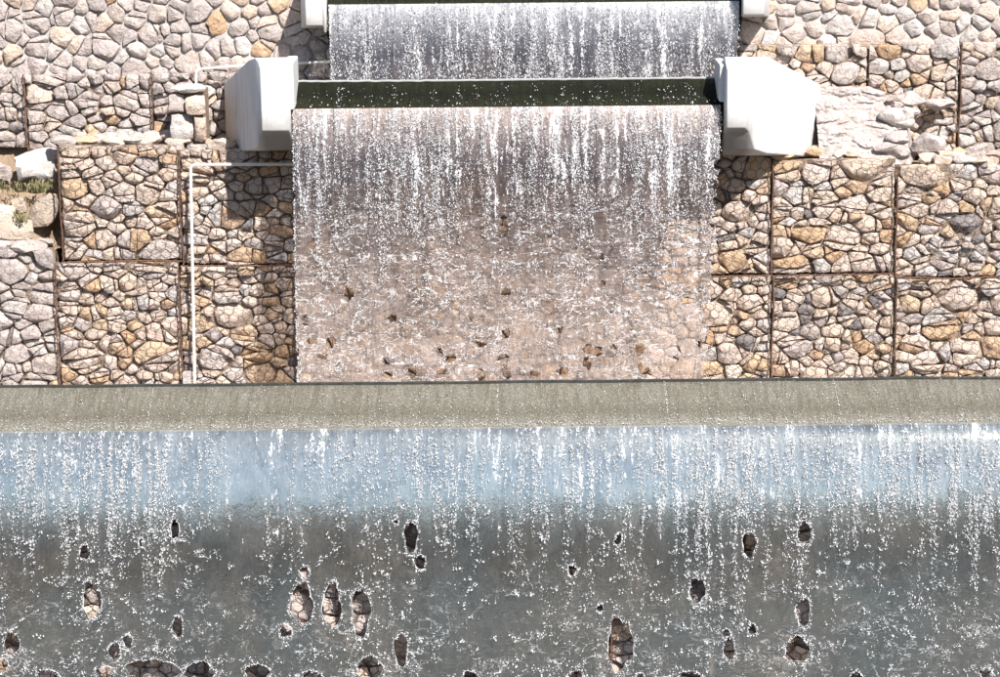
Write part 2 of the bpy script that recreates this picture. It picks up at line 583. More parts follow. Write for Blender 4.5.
def stone_mesh(poly, rng, gap, bulge, M=18, smoothing=0, chops=4, flat=0.0):
    """chiselled stone filling one cell; local frame: x, z across, -y toward the viewer; y = 0 at the widest ring"""
    A, cx, cz = poly_info(poly)
    if A < 2.2e-4: return None
    rr_ = radial(poly, cx, cz, rng)
    ang = [t[0] for t in rr_]
    M = len(ang)
    rad = [max(t[1] - gap * rng.uniform(0.7, 1.8), t[1] * 0.6) * (rng.uniform(0.86, 0.99) if t[2] else rng.uniform(0.96, 1.02)) for t in rr_]
    for _ in range(smoothing):
        rad = [min(r, 0.25 * rad[k - 1] + 0.5 * r + 0.25 * rad[(k + 1) % M] + 0.004) for k, r in enumerate(rad)]
    size = math.sqrt(A)
    h = bulge * size * rng.uniform(0.8, 1.2)
    seed = Vector((rng.uniform(-50, 50), rng.uniform(-50, 50), rng.uniform(-50, 50)))
    ph = rng.uniform(0, 6.28)
    ox, oz = rng.uniform(-0.15, 0.15) * size, rng.uniform(-0.15, 0.15) * size
    V, Fc = [], []
    for (t, y) in RINGS:
        if t == 0.0:
            V.append(Vector((ox, -h, oz)))
            continue
        for k in range(M):
            an = ang[k]
            s = (1 - t)
            V.append(Vector((math.cos(an) * rad[k] * t + ox * s, -h * y, math.sin(an) * rad[k] * t + oz * s)))
    # chisel planes
    for _ in range(chops):
        th, ti = rng.uniform(0, 6.28), rng.uniform(0.10, 0.80)
        n = Vector((math.cos(th) * math.sin(ti), -math.cos(ti), math.sin(th) * math.sin(ti)))
        lim = max(v.dot(n) for v in V) * rng.uniform(0.66, 0.93)
        for i, v in enumerate(V):
            e = v.dot(n) - lim
            if e > 0: V[i] = v - n * e
    for i, v in enumerate(V):
        q = v * (4.2 / max(size, 0.06) * 0.55) + seed
        dn = mnoise.noise_vector(q) * (0.07 * size) + mnoise.noise_vector(q * 2.7) * (0.045 * size)
        if i > 3 * M: dn.x *= 0.5; dn.z *= 0.5
        V[i] = v + dn
    for k in range(M):
        Fc.append((0, 1 + (k + 1) % M, 1 + k))
    for r_ in range(len(RINGS) - 2):
        b0, b1 = 1 + r_ * M, 1 + (r_ + 1) * M
        for k in range(M):
            k2 = (k + 1) % M
            Fc.append((b0 + k, b0 + k2, b1 + k2, b1 + k))
    # normals toward the viewer
    Fc = [tuple(f) for f in Fc]
    return V, Fc, cx, cz, size, h


def choose(rng, mixw):
    t = rng.random() * sum(x[1] for x in mixw)
    for m, ww in mixw:
        t -= ww
        if t <= 0: return m
    return mixw[0][0]


MIX_WARM = [(M_warm, 0.68), (M_grey, 0.08), (M_orange, 0.17), (M_dark, 0.03), (M_pale, 0.08)]
MIX_WARM2 = [(M_warm, 0.62), (M_grey, 0.08), (M_orange, 0.25), (M_dark, 0.03), (M_pale, 0.07)]
MIX_GREY = [(M_grey, 0.70), (M_warm, 0.14), (M_orange, 0.04), (M_dark, 0.04), (M_pale, 0.10)]
MIX_MASON = [(M_grey, 0.74), (M_warm, 0.16), (M_orange, 0.05), (M_pale, 0.05)]
MIX_MASON2 = [(M_grey, 0.40), (M_warm, 0.34), (M_orange, 0.05), (M_pale, 0.22)]
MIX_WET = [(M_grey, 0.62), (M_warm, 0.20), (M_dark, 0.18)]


def boulder_mesh(name, sx, sy, sz, seed, sub=3, chops=7, rough=0.10):
    import bmesh
    rng = random.Random(seed)
    bm = bmesh.new()
    bmesh.ops.create_icosphere(bm, subdivisions=sub, radius=1.0)
    off = Vector((rng.uniform(-40, 40), rng.uniform(-40, 40), rng.uniform(-40, 40)))
    planes = []
    for _ in range(chops):
        n = Vector((rng.gauss(0, 1), rng.gauss(0, 1), rng.gauss(0, 1))).normalized()
        planes.append((n, rng.uniform(0.48, 0.74)))
    for v in bm.verts:
        c = v.co.copy()
        for n, d in planes:
            e = c.dot(n) - d
            if e > 0: c -= n * e
        c += mnoise.noise_vector(c * 1.6 + off) * rough + mnoise.noise_vector(c * 4.5 + off) * rough * 0.4
        v.co = Vector((c.x * sx, c.y * sy, c.z * sz))
    me = bpy.data.meshes.new(name)
    bm.to_mesh(me); bm.free()
    me.polygons.foreach_set("use_smooth", [True] * len(me.polygons))
    me.set_sharp_from_angle(angle=0.6)
    return me


def hexmesh(x0, x1, z0, z1, yfun, r, cell, rng):
    """twisted-wire hexagon netting as thin 3-sided wires, one mesh"""
    sx, sz = cell, cell * 1.16
    segs = set()
    pts = {}

    def P(ix, iz): return (ix, iz)
    rows = int((z1 - z0) / (sz * 0.75)) + 2
    cols = int((x1 - x0) / sx) + 2
    a = sx / 2
    hh = sz / 4
    edges = []
    def key(x, z): return (round(x * 2000), round(z * 2000))
    loc = {}
    seen = set()
    for rr in range(-1, rows):
        for cc in range(-1, cols):
            cx = x0 + cc * sx + (a if rr % 2 else 0)
            cz = z0 + rr * hh * 3
            hx = [(cx, cz + 2 * hh), (cx + a, cz + hh), (cx + a, cz - hh), (cx, cz - 2 * hh), (cx - a, cz - hh), (cx - a, cz + hh)]
            for i in range(6):
                k1, k2 = key(*hx[i]), key(*hx[(i + 1) % 6])
                kk = (k1, k2) if k1 < k2 else (k2, k1)
                if kk in seen: continue
                seen.add(kk)
                edges.append((hx[i], hx[(i + 1) % 6], k1, k2))
    ph = Vector((rng.uniform(0, 90), rng.uniform(0, 90), 0))
    def place(x, z):
        dx = mnoise.noise(Vector((x * 3, z * 3, 1)) + ph) * 0.018 + mnoise.noise(Vector((x * 11, z * 11, 9)) + ph) * 0.007
        dz = mnoise.noise(Vector((x * 3, z * 3, 5)) + ph) * 0.018 + mnoise.noise(Vector((x * 11, z * 11, 3)) + ph) * 0.007
        x = min(max(x + dx, x0), x1); z = min(max(z + dz, z0), z1)
        return Vector((x, yfun(x, z), z))
    V, Fc = [], []
    for (p, q, k1, k2) in edges:
        if min(p[0], q[0]) > x1 or max(p[0], q[0]) < x0 or min(p[1], q[1]) > z1 or max(p[1], q[1]) < z0: continue
        A, B = place(*p), place(*q)
        if (B - A).length < 0.01: continue
        mid = (A + B) / 2
        mid.y = min(mid.y, yfun(mid.x, mid.z))
        t = (B - A).normalized()
        u = t.cross(Vector((0, 1, 0)))
        if u.length < 1e-3: continue
        u.normalize(); v = t.cross(u)
        b = len(V)
        for P_ in (A, mid, B):
            for k in range(3):
                an = 2.094 * k + 0.5
                V.append(P_ + u * (r * math.cos(an)) + v * (r * math.sin(an)))
        for s in (0, 3):
            for k in range(3):
                k2_ = (k + 1) % 3
                Fc.append((b + s + k, b + s + k2_, b + s + 3 + k2_, b + s + 3 + k))
    return V, Fc


def lacing(mb, a, b, rng, r=0.011, wob=0.018, turns=15):
    """bent border wire wrapped by a spiral of lacing wire"""
    a, b = Vector(a), Vector(b)
    L = (b - a).length
    n = max(4, int(L / 0.10))
    ph = rng.uniform(0, 50)
    def pt(t):
        p = a.lerp(b, t)
        return p + Vector((mnoise.noise(Vector((t * L * 3, ph, 0))), mnoise.noise(Vector((t * L * 3, ph, 7))) * 0.6, mnoise.noise(Vector((t * L * 3, ph, 13))))) * wob
    mb.tube([pt(i / n) for i in range(n + 1)], r, 5)
    d = (b - a).normalized()
    u = d.cross(Vector((0, 1, 0))).normalized()
    v = d.cross(u)
    m = int(turns * L * 6)
    mb.tube([pt(i / m) + (u * math.cos(i * 1.05) + v * math.sin(i * 1.05)) * (r * 1.5 + 0.003 * math.sin(i * 0.37)) for i in range(m + 1)], 0.0042, 3, cap=False)


GROUP_G = "wire gabion baskets stacked in tiers"


def gabion(label, box, Y, seed, mixw, rmax=0.165, rmin=0.036, wire=0.0026, cell=0.088, depth=0.55, keep=None, bulge=0.265, gap=0.0026,
           name="gabion_basket", group=GROUP_G, aspect=1.4, edge=0.0065, edges="lb", power=1.35, caps=0, split=0.125):
    """one basket: stones (parts), netting, four border wires, infill.  box in photograph pixels at depth Y"""
    rng = random.Random(seed)
    px0, px1, py0, py1 = box
    mx, my = (px0 + px1) / 2, (py0 + py1) / 2
    x0, x1 = at(px0, my, Y)[0] + 0.004, at(px1, my, Y)[0] - 0.004
    z1, z0 = at(mx, py0, Y)[1] - 0.004, at(mx, py1, Y)[1] + 0.004
    root = thing(name, label, "gabion", (0.5 * (x0 + x1), Y + depth / 2, z0), group)
    inv = -root.location
    cells = pack(x0 + 0.002, x1 - 0.002, z0 + 0.002, z1 - 0.002, rng, rmax, rmin, aspect, power=power)
    cells = split_cells(cells, rng, split)
    fronts = []
    SV, SF = [], []
    for poly in cells:
        s = stone_mesh(poly, rng, gap, bulge, chops=rng.choice((5, 6, 7, 8)))
        if s is None: continue
        V, Fc, cx, cz, size, h = s
        yb = Y + 0.012 + h + rng.uniform(0, 0.035) * (1.0 if size > 0.12 else 1.8)
        fronts.append((cx, cz, size, yb - h))
        if keep is not None and not keep(cx, cz, size):
            b = len(SV)
            SV += [v + Vector((cx, yb, cz)) + inv for v in V]
            SF += [tuple(b + k for k in f) for f in Fc]
            continue
        o = link("stone", mesh("stone", V, Fc, True, 0.62), choose(rng, mixw), root, Vector((cx, yb, cz)) + inv)
        o.rotation_euler = (rng.uniform(-0.10, 0.10), 0, rng.uniform(-0.12, 0.12))
    # loose stones levelled off along the basket's top
    for k in range(caps):
        r = rng.uniform(0.045, 0.105)
        me = boulder_mesh("stone", r * rng.uniform(1.1, 1.7), r, r * rng.uniform(0.5, 0.8), rng.randint(0, 9999), 2, 7, 0.10)
        yy = Y + 0.07 + (W2 - W1 - 0.05) * rng.random()
        link("stone", me, choose(rng, mixw), root, Vector((x0 + (x1 - x0) * (k + rng.random()) / caps, yy, z1 + 0.012 + 0.02 * rng.random())) + inv)
    if SV:
        o = link("stone_fill", mesh("stone_fill", SV, SF, True, 0.62), mixw[0][0], root)
        tag(o, kind="stuff")
    # rough infill a hand's width behind the face
    nx, nz = max(2, int((x1 - x0) / 0.07)), max(2, int((z1 - z0) / 0.07))
    IV = []
    for j in range(nz + 1):
        for i in range(nx + 1):
            x, z = x0 + (x1 - x0) * i / nx, z0 + (z1 - z0) * j / nz
            IV.append(Vector((x, Y + 0.105 + 0.045 * mnoise.noise(Vector((x * 9, seed, z * 9))), z)) + inv)
    IF = [(j * (nx + 1) + i, j * (nx + 1) + i + 1, (j + 1) * (nx + 1) + i + 1, (j + 1) * (nx + 1) + i) for j in range(nz) for i in range(nx)]
    # close the basket's top, sides and back as one shell
    b = len(IV)
    for y in (Y + 0.13, Y + depth):
        for (x, z) in ((x0 + 0.01, z0), (x1 - 0.01, z0), (x1 - 0.01, z1 - 0.06), (x0 + 0.01, z1 - 0.06)):
            IV.append(Vector((x, y, z)) + inv)
    IF += [(b + 3, b + 2, b + 6, b + 7), (b, b + 3, b + 7, b + 4), (b + 2, b + 1, b + 5, b + 6), (b + 5, b + 4, b + 7, b + 6)]
    link("rubble_infill", mesh("rubble_infill", IV, IF, False), M_infill, root)
    if wire:
        F_ = np.array([(a, b_, c, d) for a, b_, c, d in fronts])
        def yfun(x, z):
            d2 = ((F_[:, 0] - x) ** 2 + (F_[:, 1] - z) ** 2) / (F_[:, 2] ** 2)
            k = int(np.argmin(d2))
            return F_[k, 3] + min(0.05, 0.030 * float(d2[k])) - 0.010
        V, Fc = hexmesh(x0, x1, z0, z1, yfun, wire, cell, rng)
        o = link("wire_netting", mesh("wire_netting", [v + inv for v in V], Fc, True), M_wire, root)
    ye = Y - 0.010
    for side in edges:
        mb = MB()
        a, b_ = {"l": ((x0, ye, z0), (x0, ye, z1)), "r": ((x1, ye, z0), (x1, ye, z1)), "t": ((x0, ye, z1), (x1, ye, z1)), "b": ((x0, ye, z0), (x1, ye, z0))}[side]
        lacing(mb, Vector(a) + inv, Vector(b_) + inv, rng, edge)
        mb.build("border_wire", M_rust, root)
    return root


# ------------------------------------------------------------------ setting: ground, hillside, pools
def grid_sheet(name, x0, x1, n, y0, y1, m, zf, mat):
    xs, ys = np.linspace(x0, x1, n + 1), np.linspace(y0, y1, m + 1)
    V = [(x, y, zf(x, y)) for y in ys for x in xs]
    Fc = [(j * (n + 1) + i, j * (n + 1) + i + 1, (j + 1) * (n + 1) + i + 1, (j + 1) * (n + 1) + i) for j in range(m) for i in range(n)]
    return tag(link(name, mesh(name, V, Fc), mat), kind="structure")


tag(grid_sheet("ground", -900, 900, 30, -1200, 600, 30, lambda x, y: -3.2, M_ground), "dark ground of the valley below the lowest fall", "ground")
def ridge(x, y):
    t = min(1.0, max(0.0, (-y - 120) / 130.0))
    return -3.6 + 52 * t * (0.86 + 0.22 * mnoise.noise(Vector((x * 0.008, y * 0.01, 2))) + 0.05 * mnoise.noise(Vector((x * 0.05, y * 0.05, 2))))
o = grid_sheet("hills", -900, 900, 160, -420, -120, 24, ridge, M_hills)
tag(o, "wooded hills across the valley that the falls mirror", "hills")
zw3 = at(500, -40, W3)[1]
o = grid_sheet("hillside", -30, 30, 40, 3.3, 40, 20, lambda x, y: zw3 - 0.35 + 0.28 * (y - 3.3) + 0.5 * mnoise.noise(Vector((x * 0.3, y * 0.3, 0))), M_earth)
tag(o, "dry earth hillside rising behind the top stone wall", "hillside")
o = grid_sheet("basin_floor", -7, 7, 10, -0.30, 0.0, 2, lambda x, y: -2.95, M_concrete)
tag(o, "grey concrete basin floor under the lowest fall", "basin floor")


# ------------------------------------------------------------------ crests (concrete ledges the falls run over)
def crest(label, x0, x1, Yf, Yb, zf, zb, mat, drop=0.16, depth_b=0.55, strip=True, strip_mat=None, segs=120, name="weir_ledge", wave=0.004):
    root = thing(name, label, "ledge", ((x0 + x1) / 2, Yf, zf))
    inv = -root.location
    prof = [(Yf + 0.02, zf - drop), (Yf, zf - 0.02), (Yf + 0.012, zf)]
    for k in range(1, 6):
        t = k / 6
        prof.append((Yf + (Yb - Yf) * t, zf + (zb - zf) * (t ** 0.9)))
    prof += [(Yb, zb), (Yb + 0.05, zb - 0.004), (Yb + 0.055, zb - depth_b), (Yf + 0.12, zf - drop - 0.10)]
    m = len(prof)
    V, Fc = [], []
    for i in range(segs + 1):
        x = x0 + (x1 - x0) * i / segs
        for (y, z) in prof:
            V.append(Vector((x, y, z + wave * mnoise.noise(Vector((x * 1.3, y, 4))))) + inv)
    for i in range(segs):
        for k in range(m):
            k2 = (k + 1) % m
            Fc.append((i * m + k, i * m + k2, (i + 1) * m + k2, (i + 1) * m + k))
    Fc.append(tuple(range(m))); Fc.append(tuple(segs * m + k for k in range(m))[::-1])
    link("slab", mesh("slab", V, Fc, True, 0.6), mat, root)
    if strip:
        mb = MB()
        n = 60
        pts = [Vector((x0 + (x1 - x0) * i / n, Yb + 0.03, zb + 0.006 + wave * mnoise.noise(Vector(((x0 + (x1 - x0) * i / n) * 1.3, Yb, 4))) + 0.006 * mnoise.noise(Vector((i * 0.7, 3, 3))))) + inv for i in range(n + 1)]
        mb.tube(pts, strip, 6)
        mb.build("edge_strip", strip_mat or M_metal, root)
    return root


z_lip0 = 0.0
zb0 = at(500, 384, CREST_B)[1]
crest("long pale algae stained concrete ledge above the lowest full width fall", -7, 7, 0.0, CREST_B, z_lip0, zb0, M_crest, wave=0.008, strip=0.017, strip_mat=M_darkstrip)
zl1 = at(506, 107, LIP1)[1]
zb1 = at(506, 81, CREST1_B)[1]
xl1, xr1 = at(291, 96, LIP1)[0], at(721, 96, LIP1)[0]
crest("short dark green wet ledge between the two white abutments", xl1 - 0.05, xr1 + 0.05, LIP1, CREST1_B, zl1, zb1, M_crest_dark, drop=0.12, strip=0.010)
zl2 = at(530, 3, LIP2)[1]
xl2, xr2 = at(327, 3, LIP2)[0], at(741, 3, LIP2)[0]
crest("dark green ledge at the top edge of the picture feeding the uppermost fall", xl2 - 0.02, xr2 + 0.02, LIP2, LIP2 + 0.32, zl2, zl2 + 0.16, M_crest_dark, drop=0.12, strip=0.010)

def pool(label, x0, x1, y0, y1, z):
    V = [(x0, y0, z), (x1, y0, z), (x1, y1, z), (x0, y1, z)]
    return tag(link("pool_water", mesh("pool_water", V, [(0, 1, 2, 3)]), M_pool), label, "water", kind="structure")


pool("strip of water behind the long pale ledge at the foot of the middle fall", -7, 7, CREST_B + 0.056, W1 + 0.1, zb0 - 0.40)
pool("strip of water behind the short dark ledge at the foot of the uppermost fall", xl1 - 0.3, xr1 + 0.3, CREST1_B + 0.056, W2 - 0.05, zb1 - 0.19)

# ------------------------------------------------------------------ gabions: middle tier
gabion("warm stone gabion beside the brown earth slope, its left post against the boulder side", (60, 180, 146, 262), W1, 11, MIX_WARM, edges="lb", caps=20)
gabion("shaded stone gabion under the left white abutment, framed by the white pipe", (180, 296, 149, 266), W1, 12, MIX_WARM, rmax=0.16, edges="lrb", caps=14)
gabion("warm stone gabion left of the pipe, resting on the pale ledge", (57, 180, 263, 393), W1, 13, MIX_WARM2, rmax=0.15)
gabion("ochre speckled stone gabion between white pipe and middle fall, just above the pale ledge", (180, 297, 267, 393), W1, 14, MIX_WARM2, rmax=0.13, edges="lrb")
gabion("grey rubble gabion at the left picture edge under the earth slope", (-80, 57, 250, 393), W1, 15, MIX_GREY, rmax=0.135, wire=0.0012, edges="", caps=10)
gabion("narrow gabion beside the middle fall, under the right white abutment", (700, 772, 150, 276), W1, 21, MIX_WARM, rmax=0.125, edges="b", caps=8)
gabion("warm stone gabion of flat lying stones right of the narrow one under the abutment", (772, 896, 160, 275), W1, 22, MIX_WARM2, rmax=0.13, aspect=1.6, edges="lb", caps=20)
gabion("gabion of large light stones at the right edge below the rock spill", (896, 1050, 165, 278), W1, 23, MIX_WARM, rmax=0.17, edges="lb", caps=20)
gabion("narrow lower gabion touching the right side of the middle fall", (700, 772, 277, 389), W1, 24, MIX_WARM, rmax=0.125)
gabion("lower gabion with dark grey stones right of the thick rusty post", (772, 895, 276, 389), W1, 25, [(M_warm, .62), (M_grey, .16), (M_orange, .14), (M_dark, .08)], rmax=0.13)
gabion("lower gabion at the right picture edge with long flat stones", (895, 1050, 279, 388), W1, 26, MIX_WARM2, rmax=0.135, aspect=1.5)
# behind the middle fall
MIDX = (297, 424, 560, 700)
wl = ["at its left edge", "in its middle", "at its right edge"]
for i in range(3):
    gabion("stone gabion dim behind the upper half of the middle fall, " + wl[i], (MIDX[i], MIDX[i + 1], 150, 268), W1, 31 + i, [(M_warm, .55), (M_orange, .35), (M_grey, .1)], rmax=0.15, keep=lambda x, z, s: s > 0.16, edges="lb", wire=0.0016)
    gabion("stone gabion showing through the foot of the middle fall, " + wl[i], (MIDX[i], MIDX[i + 1], 269, 393), W1, 41 + i, [(M_warm, .5), (M_orange, .42), (M_grey, .08)], rmax=0.15, edges="l", wire=0.0016)
# upper tier
gabion("grey stone gabion cut by the left picture edge, below the mortared wall", (-80, 25, 74, 150), W2, 51, MIX_GREY, rmax=0.11, wire=0.0013, edges="")
gabion("grey stone gabion between the dark wire post and the small stone pillar", (25, 152, 74, 152), W2, 52, MIX_GREY, rmax=0.115, wire=0.0013, edges="l")
gabion("stone gabion behind the left white abutment, under the mortared wall", (152, 338, 72, 152), W2, 53, MIX_GREY, rmax=0.12, wire=0.0013, edges="l")
gabion("ochre stone gabion directly behind the right white abutment", (738, 868, 44, 150), W2, 54, [(M_warm, .5), (M_orange, .3), (M_grey, .2)], rmax=0.12, wire=0.0015, edges="")
gabion("stone gabion between two dark wire posts above the rock spill", (868, 960, 44, 158), W2, 55, MIX_WARM, rmax=0.115, wire=0.0015, edges="")
gabion("lavender grey stone gabion at the right edge beyond the last dark wire post", (960, 1060, 42, 166), W2, 56, [(M_grey, .6), (M_pale, .25), (M_warm, .15)], rmax=0.13, wire=0.0013, edges="l")


# ------------------------------------------------------------------ mortared masonry above
def masonry(label, box, Y, seed, mixw, mortar, rmax, rmin, aspect, relief):
    rng = random.Random(seed)
    px0, px1, py0, py1 = box
    mx, my = (px0 + px1) / 2, (py0 + py1) / 2
    x0, x1 = at(px0, my, Y)[0], at(px1, my, Y)[0]
    z1, z0 = at(mx, py0, Y)[1], at(mx, py1, Y)[1]
    root = thing("stone_wall", label, "wall", ((x0 + x1) / 2, Y + 0.2, z0))
    inv = -root.location
    for poly in split_cells(pack(x0, x1, z0, z1, rng, rmax, rmin, aspect, tight=0.80, power=1.1), rng, 0.17):
        s = stone_mesh(poly, rng, 0.003, 0.22, chops=7, smoothing=0)
        if s is None: continue
        V, Fc, cx, cz, size, h = s
        yb = Y - 0.010 - relief * rng.uniform(0.0, 0.6)
        o = link("stone", mesh("stone", V, Fc, True, 0.62), choose(rng, mixw), root, Vector((cx, yb, cz)) + inv)
        o.rotation_euler = (rng.uniform(-0.06, 0.06), 0, rng.uniform(-0.08, 0.08))
    nx, nz = int((x1 - x0) / 0.035), int((z1 - z0) / 0.035)
    V = []
    for j in range(nz + 1):
        for i in range(nx + 1):
            x, z = x0 + (x1 - x0) * i / nx, z0 + (z1 - z0) * j / nz
            V.append(Vector((x, Y + 0.012 * mnoise.noise(Vector((x * 5, z * 5, seed))) + 0.008 * mnoise.noise(Vector((x * 17, z * 17, seed))), z)) + inv)
    Fc = [(j * (nx + 1) + i, j * (nx + 1) + i + 1, (j + 1) * (nx + 1) + i + 1, (j + 1) * (nx + 1) + i) for j in range(nz) for i in range(nx)]
    b = len(V)
    for (x, z) in ((x0, z0), (x1, z0), (x1, z1), (x0, z1)):
        V.append(Vector((x, Y + 0.02, z)) + inv)
    for (x, z) in ((x0, z0), (x1, z0), (x1, z1), (x0, z1)):
        V.append(Vector((x, Y + 0.6, z)) + inv)
    Fc += [(b + 3, b + 2, b + 6, b + 7), (b, b + 3, b + 7, b + 4), (b + 2, b + 1, b + 5, b + 6)]
    link("mortar", mesh("mortar", V, Fc, True, 0.6), mortar, root)
    return root


masonry("grey mortared rubble wall along the top left of the picture", (-90, 334, -28, 79), W3, 61, MIX_MASON, M_mortar, 0.115, 0.04, 1.05, 0.035)
masonry("pale mortared rubble wall along the top right of the picture", (736, 1060, -28, 49), W3, 62, MIX_MASON2, M_mortar_pale, 0.112, 0.04, 1.15, 0.02)
# plain wall behind the uppermost fall
xa, xb = at(334, 40, W2 + 0.1)[0], at(738, 40, W2 + 0.1)[0]
mb = MB(); mb.box(xa, xb, W2 + 0.12, W2 + 0.6, at(500, 150, W2)[1], at(500, -30, W2)[1])
o = mb.build("rear_wall", M_concrete, None, False)
tag(o, "dark stained wall behind the uppermost fall", "wall", kind="structure")
# solid ground inside the terraces
mb = MB(); mb.box(-9, 9, W1 + 0.56, 3.4, -3.1, at(500, 166, W2)[1])
o = mb.build("terrace", M_earth, None, False); tag(o, "earth of the terrace behind the middle gabions", "terrace", kind="structure")


# ------------------------------------------------------------------ white abutments
def abutment(label, secs, flange=None, parent_name="concrete_abutment"):
    """secs: list of (Y, pxl, pxr, pyb, pyt) sections from the nose to the rear"""
    root = thing(parent_name, label, "abutment", (0, 0, 0))
    secs2 = []
    for (Y, a, b, pb, pt) in secs:
        m = (a + b) / 2
        my = (pb + pt) / 2
        secs2.append((Y, at(a, my, Y)[0], at(b, my, Y)[0], at(m, pb, Y)[1], at(m, pt, Y)[1]))
    Yc, xa, xb, za, zb_ = secs2[0]
    root.location = ((xa + xb) / 2, Yc, za)
    inv = -root.location
    V, Fc = [], []
    for (Y, xa, xb, za, zb_) in secs2:
        for (x, z) in ((xa, za), (xb, za), (xb, zb_), (xa, zb_)):
            V.append(Vector((x, Y, z)) + inv)
    n = len(secs2)
    for i in range(n - 1):
        for k in range(4):
            k2 = (k + 1) % 4
            Fc.append((i * 4 + k, i * 4 + k2, (i + 1) * 4 + k2, (i + 1) * 4 + k))
    Fc.append((3, 2, 1, 0)); Fc.append(tuple((n - 1) * 4 + k for k in range(4)))
    import bmesh
    me = mesh("body", V, Fc, False)
    bm = bmesh.new(); bm.from_mesh(me)
    bmesh.ops.recalc_face_normals(bm, faces=bm.faces)
    bmesh.ops.bevel(bm, geom=[e for e in bm.edges if len(e.link_faces) == 2 and e.calc_face_angle(0) > 0.35], offset=0.013, segments=2, affect='EDGES', profile=0.5)
    bm.to_mesh(me); bm.free()
    me.polygons.foreach_set("use_smooth", [True] * len(me.polygons))
    me.set_sharp_from_angle(angle=0.9)
    link("body", me, M_white, root)
    if flange:
        (Y0, Y1, a, b, pt, pb) = flange
        my = (pt + pb) / 2
        mb = MB(); mb.box(at(a, my, Y0)[0] + inv.x, at(b, my, Y0)[0] + inv.x, Y0 + inv.y, Y1 + inv.y, at(a, pb, Y0)[1] + inv.z, at(a, pt, Y0)[1] + inv.z)
        o = mb.build("side_plate", M_white2, root, False)
        bv = o.modifiers.new("edge", 'BEVEL'); bv.width = 0.012; bv.segments = 2
    return root


def white_concrete(name, base, stain_amt):
    g = G(name)
    v = g.obj()
    c = g.mix(g.maprange(g.noise(v, 4, 6, 0.7), 0.35, 0.7, 0, 1), base, tuple(x * 0.93 for x in base))
    st = g.maprange(g.noise(g.obj((7, 7, 0.8)), 2.2, 6, 0.7, 0.3), 0.50, 0.70, 0, stain_amt)
    c = g.mix(st, c, (0.42, 0.38, 0.33))
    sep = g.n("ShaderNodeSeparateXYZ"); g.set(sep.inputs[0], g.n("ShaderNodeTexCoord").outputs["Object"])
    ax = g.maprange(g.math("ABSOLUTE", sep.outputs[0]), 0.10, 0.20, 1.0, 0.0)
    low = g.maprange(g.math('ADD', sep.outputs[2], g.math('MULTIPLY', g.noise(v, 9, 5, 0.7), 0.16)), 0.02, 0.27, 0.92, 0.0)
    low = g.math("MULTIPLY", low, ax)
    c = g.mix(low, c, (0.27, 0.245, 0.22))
    chip = g.maprange(g.noise(v, 13, 5, 0.75, 0.6), 0.635, 0.67, 0, 0.7)
    c = g.mix(chip, c, (0.36, 0.33, 0.30))
    p = g.n("ShaderNodeBsdfPrincipled")
    g.set(p.inputs["Base Color"], c); p.inputs["Roughness"].default_value = 0.7
    g.set(p.inputs["Normal"], g.bump(g.noise(v, 22, 6, 0.7), 0.3, 0.008))
    return g.surf(p.outputs[0])


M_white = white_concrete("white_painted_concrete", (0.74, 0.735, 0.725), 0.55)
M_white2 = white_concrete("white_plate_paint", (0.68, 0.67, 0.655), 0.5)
NOSE = 0.92
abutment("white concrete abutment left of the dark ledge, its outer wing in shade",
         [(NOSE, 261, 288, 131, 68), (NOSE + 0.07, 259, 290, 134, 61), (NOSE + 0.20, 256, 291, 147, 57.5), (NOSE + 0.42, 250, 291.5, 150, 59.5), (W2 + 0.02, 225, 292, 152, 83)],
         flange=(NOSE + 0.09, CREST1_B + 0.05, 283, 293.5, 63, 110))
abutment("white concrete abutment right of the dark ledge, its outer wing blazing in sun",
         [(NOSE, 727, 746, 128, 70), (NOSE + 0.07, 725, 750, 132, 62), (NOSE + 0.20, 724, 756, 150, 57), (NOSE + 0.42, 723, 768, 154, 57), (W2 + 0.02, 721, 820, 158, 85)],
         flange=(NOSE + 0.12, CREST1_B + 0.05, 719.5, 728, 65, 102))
abutment("small white abutment at the upper left end of the uppermost fall",
         [(1.78, 305, 322, 26, -20), (1.86, 304, 323, 28, -22), (W3 + 0.02, 300, 326, 28, -22)], flange=(1.90, 2.3, 323, 326, -20, 33))
abutment("grey shaded abutment at the upper right end of the uppermost fall",
         [(1.78, 743, 764, 15, -20), (1.86, 742, 766, 17, -22), (W3 + 0.02, 741, 770, 17, -22)])

# ------------------------------------------------------------------ white pipes
def pipe(label, pts, r, foot=None):
    mb = MB()
    P = [Vector(p) for p in pts]
    Q = [P[0]]
    for i in range(1, len(P) - 1):
        a, b, c = P[i - 1], P[i], P[i + 1]
        d1, d2 = (a - b).normalized(), (c - b).normalized()
        rr = 0.05
        for k in range(6):
            t = k / 5
            Q.append((b + d1 * rr) * (1 - t) ** 2 + b * (2 * t * (1 - t)) + (b + d2 * rr) * t ** 2)
    Q.append(P[-1])
    root = thing("water_pipe", label, "pipe", Q[0])
    mb.v = []
    mb.tube([q - Q[0] for q in Q], r, 8)
    mb.build("tube", M_pipe, root)
    for f in (foot or []):
        b = MB(); c = Vector(f[0]) - Q[0]
        b.box(c.x - f[1], c.x + f[1], c.y - f[2], c.y + f[2], c.z - f[3], c.z + f[3])
        o = b.build("pipe_block" if f[3] > 0.03 else "pipe_clip", f[4], root, False)
        bv = o.modifiers.new("edge", 'BEVEL'); bv.width = 0.006; bv.segments = 2
    return root


